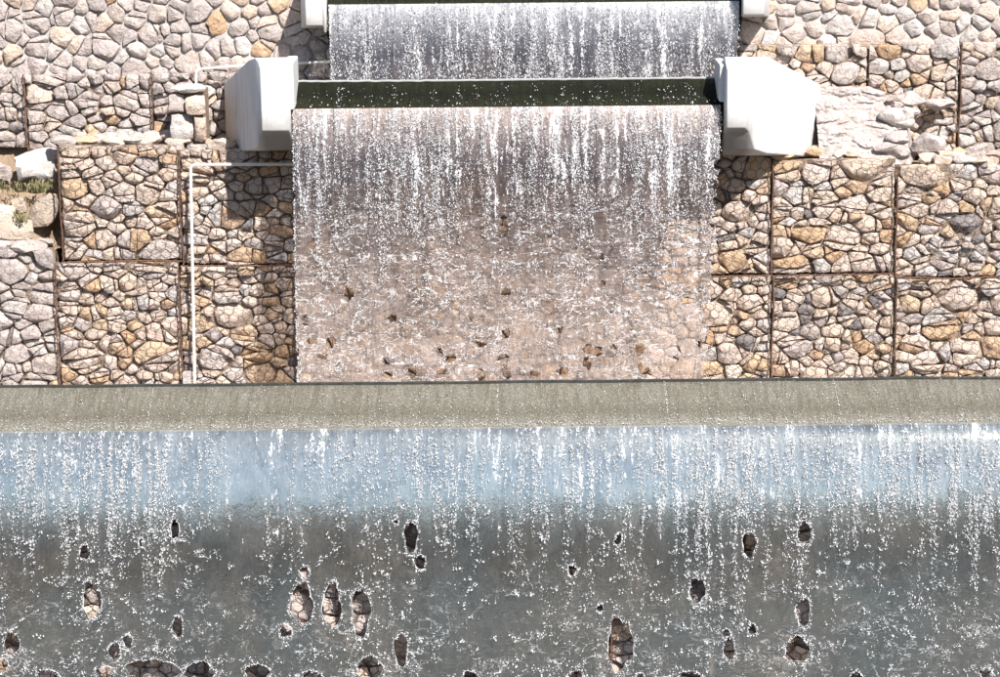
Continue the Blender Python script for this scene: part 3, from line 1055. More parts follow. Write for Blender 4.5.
YP = W1 - 0.075
pA = at(194.5, 386, YP); pB = at(190.5, 165, YP); pC = at(300, 164, YP)
pf = at(187, 378, YP)
clips = []
for (cx_, cy_) in ((191, 215), (192.3, 270), (193.5, 330)):
    q = at(cx_, cy_, YP); clips.append(((q[0], YP + 0.022, q[1]), 0.028, 0.03, 0.012, M_metal))
pipe("white pipe bent at right angle in front of the left gabions", [(pA[0], YP, pA[1] - 0.12), (pB[0], YP, pB[1]), (pC[0], YP, pC[1])], 0.0145,
     [((pf[0], YP + 0.01, pf[1]), 0.036, 0.045, 0.055, M_pale)] + clips)
YQ = W2 - 0.09
q = [at(196, 88, YQ), at(196, 69.5, YQ), at(255, 64.5, YQ), at(334, 62, YQ)]
pipe("thin white pipe along the upper tier, passing behind the left white abutment", [(q[0][0], YQ, q[0][1]), (q[1][0], YQ, q[1][1]), (q[2][0], YQ, q[2][1]), (q[3][0], YQ, q[3][1])], 0.0125)


# ------------------------------------------------------------------ loose rocks, stone pillar, earth bank, rock spill
def rock_poly(label, pts, Y, mat, seed, bulge=0.42, chops=7):
    rng = random.Random(seed)
    V, Fc, cx, cz, size, h = stone_mesh([at(px, py, Y) for px, py in pts][::-1], rng, 0.0, bulge, M=26, chops=chops)
    o = link("boulder", mesh("boulder", V, Fc, True, 0.5), mat, None, (cx, Y, cz))
    return tag(o, label, "boulder", "loose rocks on the earth slope")


def rock(label, box, Y, mat, seed, dy=0.8, name="boulder", group="loose rocks on the earth slope"):
    px0, px1, py0, py1 = box
    x0, z1 = at(px0, py0, Y); x1, z0 = at(px1, py1, Y)
    sx, sz = (x1 - x0) / 2 * 1.18, (z1 - z0) / 2 * 1.18
    o = link(name, boulder_mesh(name, sx * 1.15, max(sx, sz) * dy, sz * 1.15, seed, 4, 10, 0.09), mat, None, ((x0 + x1) / 2, Y, (z0 + z1) / 2))
    o.rotation_euler = (0, 0, 0)
    tag(o, label, "boulder", group)
    return o


g = G("white_boulder_stone")
v = g.obj()
c = g.mix(g.maprange(g.noise(v, 6, 6, 0.7, 0.4), 0.35, 0.7, 0, 1), (0.64, 0.59, 0.55), (0.55, 0.50, 0.465))
p = g.n("ShaderNodeBsdfPrincipled"); g.set(p.inputs["Base Color"], c); p.inputs["Roughness"].default_value = 0.9
g.set(p.inputs["Normal"], g.bump(g.noise(v, 18, 8, 0.7), 0.7, 0.03))
M_white_rock = g.surf(p.outputs[0])
M_tan_rock = stone_material("tan_rock_stone", [(0.50, 0.40, 0.32), (0.54, 0.44, 0.35), (0.47, 0.38, 0.31)])

# earth bank left: slopes from the top of the grey gabion up to the upper tier
zA, zB = at(0, 252, W1)[1], at(0, 150, W2)[1]
xE = at(62, 200, W1 + 0.2)[0]
def bank(x, t):
    y = W1 + 0.12 + (W2 - W1 + 0.1) * t
    z = zA - 0.02 + (zB - zA + 0.06) * (t ** 0.85)
    z += 0.06 * mnoise.noise(Vector((x * 3.0, t * 3, 2))) + 0.03 * mnoise.noise(Vector((x * 9, t * 8, 5))) + 0.015 * mnoise.noise(Vector((x * 27, t * 24, 5)))
    cav = math.exp(-(((x - at(50, 238, W1)[0]) / 0.12) ** 2 + ((t - 0.16) / 0.16) ** 2))
    return Vector((x, y + 0.30 * cav, z - 0.02 * cav))
n, m = 60, 40
x0e = at(-90, 200, W1)[0]
V = [bank(x0e + (xE - x0e) * i / n, j / m) for j in range(m + 1) for i in range(n + 1)]
Fc = [(j * (n + 1) + i, j * (n + 1) + i + 1, (j + 1) * (n + 1) + i + 1, (j + 1) * (n + 1) + i) for j in range(m) for i in range(n)]
tag(link("earth_bank", mesh("earth_bank", V, Fc), M_earth), "bare brown earth slope at the left edge between two gabion tiers", "earth bank", kind="structure")
rock_poly("big white angular boulder lying on top of the earth slope", [(14, 157), (23, 153), (44, 147), (53, 145), (61, 149), (60, 166), (57, 183), (43, 184), (30, 179), (17, 183)], W2 - 0.22, M_white_rock, 5)
rock_poly("tan rock in the earth slope, right of two white rocks", [(32, 203), (42, 194), (57, 192), (60, 206), (54, 224), (40, 227), (27, 230), (26, 220)], W1 + 0.22, M_tan_rock, 8)
rock_poly("pale rock with grass at its side on the earth slope at the picture edge", [(-14, 204), (8, 203), (17, 208), (15, 222), (4, 230), (-14, 230)], W1 + 0.24, M_warm, 9)
rock_poly("small pale rock wedged above the pale rock with grass", [(10, 199), (20, 196), (26, 199), (28, 212), (20, 214), (12, 205)], W1 + 0.34, M_tan_rock, 10)
rock("bright white rubble rock at the foot of the earth slope", (-6, 20, 228, 252), W1 + 0.14, M_pale, 14)
rock("flat pale rock on the grey gabion's top, right of the bright rubble rock", (18, 44, 240, 254), W1 + 0.12, M_grey, 15)
rock("grey rock on the upper slope left of the big white boulder", (-14, 10, 160, 182), W2 - 0.20, M_grey, 16)
rock("thin slab of pale rock between the tan rock and the rubble below", (-4, 34, 222, 238), W1 + 0.16, M_tan_rock, 17)
# grass tufts
rng = random.Random(77)
V, Fc = [], []
tuft = [(38, 186, W2 - 0.36, 26), (44, 189, W2 - 0.38, 26), (32, 189, W2 - 0.36, 20), (20, 219, W1 + 0.12, 34), (15, 188, W2 - 0.3, 14), (50, 186, W2 - 0.34, 14), (8, 190, W2 - .34, 8), (2, 187, W2 - .32, 8)]
for (px, py, Y, nb) in tuft:
    x, z = at(px, py, Y)
    for _ in range(nb):
        bx, by = x + rng.gauss(0, 0.035), Y + rng.gauss(0, 0.03)
        an, ln, le = rng.uniform(0, 6.28), rng.uniform(0.03, 0.085), rng.uniform(0.2, 1.0)
        dx, dy = math.cos(an), math.sin(an)
        b = len(V)
        wv = 0.004
        V += [Vector((bx - dy * wv, by + dx * wv, z - 0.03)), Vector((bx + dy * wv, by - dx * wv, z - 0.03)), Vector((bx + dx * ln * le * 0.5, by + dy * ln * le * 0.5, z + ln * 0.7)), Vector((bx + dx * ln * le, by + dy * ln * le, z + ln * (1 - 0.4 * le)))]
        Fc += [(b, b + 1, b + 2), (b + 1, b + 3, b + 2)]
tag(link("grass", mesh("grass", V, Fc), M_grass), "sparse dry green grass tufts on the earth slope", "grass", kind="stuff")

# stone pillar
def pillar():
    rng = random.Random(91)
    Yf = W2 - 0.50
    x0, x1 = at(168, 120, Yf)[0], at(206, 120, Yf)[0]
    z1, z0 = at(187, 94, Yf)[1], at(187, 152, Yf)[1]
    root = thing("stone_pillar", "small stone pillar with a white cap slab under the thin upper pipe", "pillar", ((x0 + x1) / 2, Yf, z0))
    inv = -root.location
    H, Wd = z1 - z0, x1 - x0
    def rect(a, b, c, d): return [(x0 + Wd * a, z0 + H * c), (x0 + Wd * b, z0 + H * c), (x0 + Wd * b, z0 + H * d), (x0 + Wd * a, z0 + H * d)]
    for (a, b, c, d, m_) in ((0.0, 0.42, 0.0, 0.17, M_grey), (0.42, 1.0, 0.0, 0.14, M_grey), (0.02, 0.66, 0.17, 0.66, M_pale), (0.66, 1.0, 0.14, 0.62, M_warm), (0.0, 0.45, 0.66, 0.99, M_grey), (0.45, 1.0, 0.63, 0.97, M_warm)):
        V, Fc, cx, cz, size, h = stone_mesh(rect(a, b, c, d), rng, 0.003, 0.34, chops=7)
        link("stone", mesh("stone", V, Fc, True, 0.62), m_, root, Vector((cx, Yf + h * 0.8 - rng.uniform(-0.02, 0.05), cz)) + inv).rotation_euler = (rng.uniform(-0.12, 0.12), rng.uniform(-0.06, 0.06), rng.uniform(-0.2, 0.2))
    V, Fc, cx, cz, size, h = stone_mesh([at(px, py, Yf) for px, py in ((168, 88), (175, 85.5), (190, 84.5), (203, 86), (206, 89), (197, 93), (180, 94))][::-1], rng, 0.0, 0.9, chops=5)
    link("cap_slab", mesh("cap_slab", V, Fc, True, 0.5), M_white_rock, root, Vector((cx, Yf + h * 0.5, cz)) + inv)
    mb = MB(); mb.box(x0 + 0.03, x1 - 0.03, Yf + 0.09, W2 - 0.01, z0, z1)
    o = link("core", mesh("core", [v + inv for v in mb.v], mb.f, False), M_infill, root)


pillar()

# layered rock spill at right
def spill():
    x0, x1 = at(818, 120, W2 - 0.2)[0], at(918, 120, W2 - 0.2)[0]
    zt, zb_ = at(870, 87, W2 - 0.05)[1], at(870, 166, W1 + 0.1)[1]
    root = thing("rock_outcrop", "pale layered rock spill between the right white abutment and the upper gabions", "rock", ((x0 + x1) / 2, W2 - 0.3, zb_))
    inv = -root.location
    n, m = 110, 90
    V = []
    for j in range(m + 1):
        t = j / m
        for i in range(n + 1):
            s = i / n
            x = x0 + (x1 - x0) * s
            z = zb_ + (zt - zb_) * t * (1.0 - 0.25 * max(0, s - 0.55) / 0.45)
            y = W1 + 0.16 + (W2 - W1 - 0.16) * (t ** 0.9)
            # lumpy bedded rock, plastered over
            wx, wz = x + 0.10 * mnoise.noise(Vector((x * 4, z * 4, 11))), z + 0.07 * mnoise.noise(Vector((x * 3, z * 4, 17)))
            r1 = abs(mnoise.noise(Vector((wx * 2.4, wz * 7.0, 1))))
            r2 = abs(mnoise.noise(Vector((wx * 6.0, wz * 13.0, 4))))
            r3 = abs(mnoise.noise(Vector((wx * 15, wz * 24.0, 9))))
            y -= 0.13 * min(r1, 0.32) + 0.065 * min(r2, 0.30) + 0.030 * r3 - 0.04
            y += 0.008 * mnoise.noise(Vector((x * 50, z * 50, 6)))
            e = min(s, 1 - s) * 2
            y += 0.35 * max(0.0, 0.22 - e) / 0.22 * (1.0 if s > 0.5 else 0.15)
            V.append(Vector((x, y, z)) + inv)
    Fc = [(j * (n + 1) + i, j * (n + 1) + i + 1, (j + 1) * (n + 1) + i + 1, (j + 1) * (n + 1) + i) for j in range(m) for i in range(n)]
    link("rock_face", mesh("rock_face", V, Fc, True, 0.8), M_rock, root)
    # loose pale stones along its right flank
    rng = random.Random(5)
    for k in range(18):
        px = rng.uniform(888, 952); t = rng.random()
        py = 96 + 60 * t + rng.uniform(-6, 6)
        Y = W2 - 0.10 - 0.30 * t
        x, z = at(px, py, Y)
        r = rng.uniform(0.05, 0.13)
        link("stone", boulder_mesh("stone", r * rng.uniform(1.1, 1.6), r, r * rng.uniform(.6, .9), 200 + k, 3, 9, 0.07), rng.choice((M_rock, M_pale, M_grey, M_rock)), root, Vector((x, Y + 0.05, z)) + inv)


spill()

# ------------------------------------------------------------------ falls
def fall_y(Y0, v, d):
    return Y0 - v * np.sqrt(2.0 * np.maximum(d, 0) / 9.81)


def hole_field(X, Z, holes, Yf_of_d, z0):
    """signed field > 0 inside a ragged opening"""
    f = np.full(X.shape, -9.0)
    for (cx, cz, rx, rz, s) in holes:
        u, w_ = (X - cx) / rx, (Z - cz) / rz
        mask = (np.abs(u) < 1.8) & (np.abs(w_) < 1.8)
        if not mask.any(): continue
        an = np.arctan2(w_, u)
        rr = np.sqrt(u * u + w_ * w_)
        # narrow at the top, ragged sides
        lim = 1.0 + 0.22 * np.sin(2 * an + 3.1 * s) * (rx < 0.036) + 0.09 * np.sin(3 * an + s) + 0.07 * np.sin(5 * an + 2.3 * s) + 0.05 * np.sin(9 * an + 4 * s)
        lim = lim * (1.0 - 0.16 * np.clip(w_, 0, 1))
        f = np.where(mask, np.maximum(f, lim - rr), f)
    return f


def make_sheet(name, z0, depth, xl, xr, Y0, v, res, holes, mat, parent, wob=0.012, sag=0.0):
    """xl / xr: functions of the fall depth d"""
    n = int((xr(0) - xl(0)) / res); m = int(depth / res)
    s = np.linspace(0, 1, n + 1)[None, :]; d = (np.linspace(0, 1, m + 1) ** 1.25 * depth)[:, None]
    X = xl(d) + (xr(d) - xl(d)) * s
    Z = z0 - d + 0 * X
    ph = (np.abs(X * 7.31) % 1.0)
    Yv = fall_y(Y0, v, d) + 0 * X
    amp = wob * np.clip(d / 0.6, 0, 1)
    Yv = Yv + amp * (np.sin(X * 3.1 + 1.3 * np.sin(d * 2)) * 0.5 + np.sin(X * 9.7 + d * 3.0) * 0.3 + np.sin(X * 23.0 - d * 5 + np.sin(X * 5)) * 0.2)
    f = hole_field(X, Z, holes, None, z0)
    idx = np.arange((n + 1) * (m + 1)).reshape(m + 1, n + 1)
    q = np.stack([idx[:-1, :-1], idx[1:, :-1], idx[1:, 1:], idx[:-1, 1:]], -1).reshape(-1, 4)
    fc = np.maximum.reduce([f[:-1, :-1], f[1:, :-1], f[1:, 1:], f[:-1, 1:]]).reshape(-1)
    q = q[fc < 0.0]
    V = np.stack([X, Yv, Z], -1).reshape(-1, 3)
    V = V - np.array(parent.location)[None, :]
    o = link(name, npmesh(name, V, q), mat, parent)
    return o


def drops_mesh(name, X, Y, Z, S, ST, rs, parent, TILT=None):
    """white flecks: jittered octahedra; S half width, ST height / width"""
    N = len(X)
    base = np.array([(1, 0, 0), (-1, 0, 0), (0, 1, 0), (0, -1, 0), (0, 0, 1), (0, 0, -1)], float)
    V = np.repeat(base[None], N, 0)
    V *= 1 + rs.uniform(-0.45, 0.45, (N, 6, 1))
    V += rs.uniform(-0.35, 0.35, (N, 6, 3))
    sc = np.stack([S, S * 0.8, S * ST], -1)[:, None, :]
    V = V * sc
    if TILT is not None:
        c, s = np.cos(TILT)[:, None], np.sin(TILT)[:, None]
        x, z = V[..., 0].copy(), V[..., 2].copy()
        V[..., 0] = c * x - s * z; V[..., 2] = s * x + c * z
    V += np.stack([X, Y, Z], -1)[:, None, :]
    V -= np.array(parent.location)[None, None, :]
    tri = np.array([(0, 2, 4), (2, 1, 4), (1, 3, 4), (3, 0, 4), (2, 0, 5), (1, 2, 5), (3, 1, 5), (0, 3, 5)])
    Fc = (np.arange(N) * 6)[:, None, None] + tri[None]
    o = link(name, npmesh(name, V.reshape(-1, 3), Fc.reshape(-1, 3)), M_foam, parent)
    tag(o, kind="stuff")
    return o


def vnoise(x, seed, n=4):
    """cheap smooth 1-D noise 0..1"""
    rs = np.random.RandomState(seed)
    y = np.zeros_like(x)
    tot = 0
    for k in range(n):
        fq, ph, a = 2.0 ** k * (1 + 0.3 * rs.rand()), rs.rand() * 6.28, 0.75 ** k
        y += a * np.sin(x * fq + ph + 1.7 * np.sin(x * fq * 0.37 + ph * 2))
        tot += a
    return 0.5 + 0.5 * y / tot


class Fl:
    """collects flecks in fall coordinates (x, depth d)"""
    def __init__(self, seed):
        self.rs = np.random.RandomState(seed)
        self.x, self.d, self.s, self.t, self.r = [], [], [], [], []

    def add(self, x, d, s, t=1.0, tilt=0.0):
        x = np.atleast_1d(x); n = len(x)
        self.x.append(x); self.d.append(np.broadcast_to(d, n)); self.s.append(np.broadcast_to(s, n)); self.t.append(np.broadcast_to(t, n)); self.r.append(np.broadcast_to(tilt, n))

    def build(self, name, z0, Y0, v, parent, xl=None, xr=None, holes=(), dmax=9.0, front=0.03):
        x, d, s, t, r = (np.concatenate(a).astype(float) for a in (self.x, self.d, self.s, self.t, self.r))
        ok = (d > -0.03) & (d < dmax)
        if xl is not None: ok &= (x > xl(np.maximum(d, 0)) - 0.012) & (x < xr(np.maximum(d, 0)) + 0.012)
        if len(holes):
            ok &= hole_field(x, z0 - d, holes, None, z0) < -0.02
        x, d, s, t, r = x[ok], d[ok], s[ok], t[ok], r[ok]
        Y = fall_y(Y0, v, d) - np.abs(self.rs.normal(0, front, len(x))) - 0.012
        return drops_mesh(name, x, Y, z0 - d, s, t, self.rs, parent, r)


def strands(fl, xs, d0, d1, per_m, spread, smin, smax, stretch=(1.0, 2.2), fade=1.0):
    for x in xs:
        a = d0 if np.isscalar(d0) else fl.rs.uniform(*d0)
        b = d1 if np.isscalar(d1) else fl.rs.uniform(*d1)
        if b <= a: continue
        n = fl.rs.poisson(per_m * (b - a))
        if n == 0: continue
        d = a + (b - a) * fl.rs.rand(n) ** fade
        k = 0.4 + 0.9 * (d - a) / (b - a)
        dx = fl.rs.normal(0, 1, n) * spread * k + 0.012 * np.sin(d * 9 + x * 40)
        fl.add(x + dx, d, smin + (smax - smin) * fl.rs.rand(n) ** 2.2, fl.rs.uniform(*stretch, n), fl.rs.normal(0, 0.3, n))


def clumps(fl, xs, ds, n_each, wx, wd, smin, smax):
    for x, d in zip(xs, ds):
        n = fl.rs.poisson(n_each) + 2
        k = fl.rs.uniform(0.5, 1.5)
        fl.add(x + fl.rs.normal(0, wx * k, n), d + fl.rs.normal(0, wd * k, n), smin + (smax - smin) * fl.rs.rand(n) ** 1.8, fl.rs.uniform(0.6, 1.4, n), fl.rs.uniform(-1, 1, n))


def wavelets(fl, N, x0, x1, d0, d1, length, smin, smax, rise=0.25, dens=190):
    """ragged little bow waves on the tearing sheet"""
    rs = fl.rs
    for _ in range(N):
        x, d = rs.uniform(x0, x1), d0 + (d1 - d0) * rs.rand() ** 0.85
        L = rs.uniform(*length)
        n = max(5, int(dens * L))
        t = np.sort(rs.rand(n))
        bow = rs.uniform(-1, 1) * rise * L
        ph, ph2 = rs.rand() * 6.28, rs.rand() * 6.28
        dd = d + bow * (4 * (t - 0.5) ** 2) + 0.018 * np.sin(t * L * 70 + ph) + 0.010 * np.sin(t * L * 150 + ph2) + rs.normal(0, 0.005, n)
        gapm = np.sin(t * L * 31 + ph2) > rs.uniform(-0.9, 0.1)
        xx = x + (t - 0.5) * L
        fl.add(xx[gapm], dd[gapm], (smin + (smax - smin) * rs.rand(n) ** 1.8)[gapm], rs.uniform(0.6, 1.3, n)[gapm], rs.uniform(-0.8, 0.8, n)[gapm])


# --- lowest fall (full width)
V0 = 0.81
wf0 = thing("waterfall", "lowest full width waterfall, blue sky mirrored in its top and gaps torn below", "waterfall", (0, 0, 0), kind="structure")
D0 = 2.75
def hole_px(lst, Y0, v, z0):
    out = []
    rs = random.Random(3)
    for (px, py, w_, h_) in lst:
        Y = Y0 - 0.1
        for _ in range(3):
            x, z = at(px, py, Y)
            Y = float(fall_y(Y0, v, np.array(z0 - z)))
        k = (Y - CAM.y) / 2361.0 * 1.03
        out.append((x, z, max(w_, 5) / 2 * k, max(h_, 5) / 2 * k, rs.uniform(0, 6.28)))
    return out
H0 = hole_px([(92, 597, 19, 40), (85, 551, 11, 17), (175, 528, 9, 22), (302, 601, 23, 46), (332, 603, 19, 48), (361, 610, 19, 54), (411, 535, 14, 34), (420, 561, 12, 16),
              (620, 642, 26, 58), (697, 589, 17, 28), (749, 543, 14, 28), (804, 531, 14, 24), (803, 610, 15, 32), (797, 648, 25, 29), (729, 647, 12, 26), (572, 569, 9, 13), (618, 538, 8, 13),
              (401, 648, 14, 38), (370, 666, 26, 26), (305, 570, 10, 13), (115, 650, 13, 20), (152, 672, 54, 34), (178, 625, 11, 24), (200, 670, 30, 22), (12, 642, 16, 26), (257, 672, 26, 22),
              (106, 672, 20, 16), (752, 628, 9, 13), (576, 674, 15, 12), (985, 672, 12, 12), (600, 607, 6, 11), (141, 541, 5, 9), (286, 630, 13, 14), (396, 521, 6, 5), (726, 632, 9, 10), (2, 664, 14, 16), (128, 640, 10, 16), (48, 676, 22, 18), (312, 676, 20, 16), (470, 676, 16, 14), (690, 676, 22, 14), (856, 676, 14, 12), (640, 676, 10, 10)], 0.0, V0, 0.0)
M_sheet0 = water_sheet_material("lowest_water_sheet", [(0.0, 0.80), (0.25, 0.82), (0.36, 0.84), (0.6, 0.74), (0.80, 0.50)], 0.40, (0.66, 0.67, 0.68), (0.118, 0.096, 0.080), 0.0, -D0, 0.30, (0.20, 0.008), veil_col2=(0.066, 0.073, 0.080), lip_white=[(0.0, 0.42), (0.18, 0.30), (0.29, 0.05), (0.36, 0.0)], rough=0.06, gl_tint=(0.88, 0.98, 0.95), white=(0.66, 0.73, 0.73),  # pale bluish lip tint: aerated water plus sky reflection put into the colour
                                foam=([(0.0, 0.575), (0.27, 0.615), (0.36, 0.640), (0.6, 0.685), (0.85, 0.665)], [(0.0, 0.0), (0.36, 0.0), (0.55, 0.45), (0.8, 1.0)], 0.55, 0.36, 0.46))
make_sheet("water_sheet", 0.0, D0, lambda d: -5.8 + 0 * d, lambda d: 5.8 + 0 * d, 0.0, V0, 0.0085, H0, M_sheet0, wf0, 0.004)
fl = Fl(101)
rs = fl.rs
PXM = 19.7 / 2361.0
def xpx(px): return (px - 500) * PXM
# bright strands in the blue zone, crowded where the photograph shows them
xs = rs.uniform(-6.2, 6.2, 560)
den = vnoise(xs * 1.9, 5) * 0.9 + 0.15
for c_, wd_, am in ((xpx(60), 0.5, 0.6), (xpx(140), 0.3, 0.7), (xpx(270), 0.35, -0.75), (xpx(450), 0.35, 0.25), (xpx(580), 0.3, 0.2), (xpx(655), 0.3, 0.3), (xpx(735), 0.25, 0.5), (xpx(910), 0.9, 0.8), (xpx(180), 0.12, -0.4)):
    den = den + am * np.exp(-((xs - c_) / wd_) ** 2)
den = np.clip(den, 0.06, 1.6)
for x, w_ in zip(xs, den):
    strands(fl, [x], 0.0, float(rs.uniform(0.18, 0.55) + 0.45 * min(w_, 1) * rs.rand()), 110 * w_, 0.010, 0.0014, 0.0050, (1.2, 3.6), 0.85)
# heavier ropes
xs = np.concatenate([rs.uniform(-5, 5, 40), xpx(rs.uniform(690, 1000, 34)), xpx(rs.uniform(20, 170, 22)), xpx(rs.uniform(430, 600, 14))])
strands(fl, xs, (0.0, 0.1), (0.5, 1.0), 120, 0.014, 0.002, 0.0070, (0.9, 2.0))
strands(fl, np.concatenate([rs.uniform(-5, 5, 46), xpx(rs.uniform(560, 1000, 40)), xpx(rs.uniform(0, 180, 16))]), (0.3, 0.7), (0.9, 1.7), 85, 0.013, 0.0016, 0.0070, (0.8, 2.6))
# torn flecks in the grey zone
N = 980
xs = rs.uniform(-5.5, 5.5, N); ds = 0.55 + 1.75 * rs.rand(N) ** 0.95
keep = rs.rand(N) < np.clip(0.25 + vnoise(xs * 2.2 + ds, 9) * 0.95, 0, 1)
clumps(fl, xs[keep], ds[keep], 8, 0.020, 0.014, 0.0018, 0.0095)
N = 1200
fl.add(rs.uniform(-5.5, 5.5, N), 0.45 + 1.9 * rs.rand(N), 0.0014 + 0.003 * rs.rand(N) ** 2, rs.uniform(0.7, 1.6, N), 0)
wavelets(fl, 150, -5.2, 5.2, 1.55, 2.4, (0.10, 0.45), 0.002, 0.0070, 0.35, 190)
wavelets(fl, 130, -5.2, 5.2, 0.9, 2.2, (0.08, 0.40), 0.002, 0.0066, 0.3, 190)
# white rims round the torn openings
for (cx, cz, rx, rz, s) in H0:
    n = int(620 * (rx + rz)) + 14
    an = rs.uniform(0, 6.28, n)
    w_ = np.sin(an)
    lim = (1.0 + 0.22 * np.sin(2 * an + 3.1 * s) * (rx < 0.036) + 0.09 * np.sin(3 * an + s) + 0.07 * np.sin(5 * an + 2.3 * s) + 0.05 * np.sin(9 * an + 4 * s)) * (1 - 0.16 * np.clip(w_, 0, 1))
    k = lim + 0.03 + np.abs(rs.normal(0, 0.13, n))
    fl.add(cx + np.cos(an) * rx * k, -(cz + np.sin(an) * rz * k), 0.0022 + 0.0050 * rs.rand(n) ** 2, rs.uniform(0.7, 1.6, n), rs.uniform(-1, 1, n))
for (cx, cz, rx, rz, s) in H0:
    mbr = MB()
    ph = s * 7
    nn = max(14, int(90 * (rx + rz)))
    pts, rad = [], []
    for k in range(nn + 1):
        an = 2 * math.pi * k / nn
        lim = 1.0 + 0.22 * math.sin(2 * an + 3.1 * s) * (rx < 0.036) + 0.09 * math.sin(3 * an + s) + 0.07 * math.sin(5 * an + 2.3 * s) + 0.05 * math.sin(9 * an + 4 * s)
        lim *= (1.0 - 0.16 * min(max(math.sin(an), 0), 1)) * 1.02
        x, z = cx + math.cos(an) * rx * lim, cz + math.sin(an) * rz * lim
        y = float(fall_y(0.0, V0, np.array(max(0.0, -z)))) - 0.006
        pts.append(Vector((x, y, z)))
        rad.append(max(0.0007, 0.0034 * (0.25 + 1.9 * mnoise.noise(Vector((math.cos(an) * 2.2 + ph, math.sin(an) * 2.2, 4))) + 0.8 * mnoise.noise(Vector((k * 0.9, ph, 1))))))
    mbr.tube(pts, rad, 5, cap=False)
    mbr.build("foam_rim", M_foam, wf0)
fl.build("water_drops", 0.0, 0.0, V0, wf0, holes=H0, dmax=2.7)
# speckled splash running over the pale crest
rs = np.random.RandomState(55)
N = 9000
t = np.concatenate([rs.beta(1.2, 6.0, N // 2), rs.beta(9, 6, N // 4), rs.rand(N - N // 2 - N // 4)])
x = rs.uniform(-5, 5, N)
kp = rs.rand(N) < 0.25 + 0.75 * vnoise(x * 2.7, 31)
t, x = t[kp], x[kp]
N = len(x)
dr = np.arange(N) < 0
S = 0.0014 + 0.0034 * rs.rand(N) ** 3
lip_n = 1500
_lx = rs.uniform(-5, 5, lip_n); _lt = np.abs(rs.normal(0, 0.05, lip_n))
x, t, S = np.concatenate([x, _lx]), np.concatenate([t, _lt]), np.concatenate([S, 0.0014 + 0.0036 * rs.rand(lip_n) ** 2])
lx = [xpx(145), xpx(497), xpx(668), xpx(841)]
ex = np.concatenate([np.full(34, c_) + rs.normal(0, 0.004, 34) for c_ in lx]); et = rs.rand(len(ex))
x, t, S = np.concatenate([x, ex]), np.concatenate([t, et]), np.concatenate([S, np.full(len(ex), 0.0036)])
o = drops_mesh("splash_drops", x, CREST_B * t - 0.004, zb0 * t ** 0.9 + 0.012, S, np.ones(len(x)) * 1.3, rs, wf0)

# --- middle fall
V1 = 0.52
wf1 = thing("waterfall", "middle waterfall curtain between the white abutments, stones showing through its lower half", "waterfall", (0, LIP1, zl1), kind="structure")
D1 = zl1 - (zb0 - 0.40)
xA, xB = at(293, 108, LIP1)[0], at(720, 105, LIP1)[0]
yb1 = float(fall_y(LIP1, V1, np.array(D1)))
xA2, xB2 = at(297, 386, yb1)[0], at(704, 383, yb1)[0]
XL = lambda d: xA + (xA2 - xA) * (np.asarray(d) / D1)
XR = lambda d: xB + (xB2 - xB) * (np.asarray(d) / D1) ** 1.1 + 0.018 * np.sin(np.asarray(d) * 6) * np.clip(d, 0, 1)
mid_px = [(349, 293, 9, 13), (504, 225, 8, 17), (506, 292, 8, 8), (471, 315, 4, 9), (481, 318, 7, 7), (506, 333, 6, 11), (480, 344, 10, 5), (392, 318, 9, 6), (451, 358, 10, 8), (388, 361, 12, 5), (331, 342, 8, 10), (412, 371, 7, 12),
          (481, 375, 8, 14), (506, 371, 7, 15), (504, 358, 10, 8), (535, 373, 9, 5), (588, 349, 9, 9), (598, 351, 9, 9), (587, 363, 7, 11), (563, 371, 12, 6), (614, 347, 7, 5), (640, 348, 10, 9), (648, 372, 9, 9),
          (677, 352, 8, 12), (702, 343, 9, 7), (603, 283, 5, 6), (602, 256, 5, 5), (443, 372, 12, 5), (312, 341, 10, 5), (323, 356, 10, 4), (686, 300, 7, 8), (640, 366, 5, 7), (306, 320, 5, 12), (388, 375, 9, 4), (440, 352, 4, 9), (560, 330, 4, 4)]
H1 = hole_px(mid_px, LIP1, V1, zl1)
_r = random.Random(8)
for _k in range(26):
    _d = 0.45 + (D1 - 0.5) * _r.random()
    H1.append((float(XR(_d)) + _r.uniform(-0.02, 0.02), zl1 - _d, _r.uniform(0.012, 0.045), _r.uniform(0.025, 0.08), _r.uniform(0, 6)))
for _k in range(9):
    _d = 0.7 + (D1 - 0.8) * _r.random()
    H1.append((float(XL(_d)) - 0.005, zl1 - _d, _r.uniform(0.01, 0.022), _r.uniform(0.02, 0.05), _r.uniform(0, 6)))
M_sheet1 = water_sheet_material("middle_water_sheet", [(0.0, 0.85), (0.12, 0.72), (0.25, 0.60), (0.40, 0.52), (0.7, 0.50), (0.9, 0.48)], 0.07, (0.97, 0.92, 0.88), (0.105, 0.088, 0.097), 0.0, -D1, 0.40, (0.25, 0.012), veil_col2=(0.16, 0.12, 0.105), lip_white=[(0.0, 0.72), (0.07, 0.32), (0.15, 0.0), (0.30, 0.04), (0.52, 0.42), (0.85, 0.85)], white=(0.68, 0.555, 0.49),
                                foam=([(0.0, 0.525), (0.10, 0.555), (0.25, 0.57), (0.40, 0.625), (0.6, 0.68), (0.9, 0.69)], [(0.0, 0.0), (0.24, 0.0), (0.38, 1.0), (0.9, 1.0)], 0.68, 0.15, 0.40))
make_sheet("water_sheet", zl1, D1, XL, XR, LIP1, V1, 0.0105, H1, M_sheet1, wf1, 0.014)
fl = Fl(202)
rs = fl.rs
W = xB - xA
xs = rs.uniform(xA, xB, 520)
den = np.clip(vnoise(xs * 5.5, 12) * 1.35 - 0.10, 0.04, 1.3)
for x, w_ in zip(xs, den):
    strands(fl, [x], 0.0, float(rs.uniform(0.35, 0.7) + 0.75 * w_ * rs.rand()), 70 * w_ + 5, 0.008, 0.0012, 0.0046, (1.2, 3.4), 0.9)
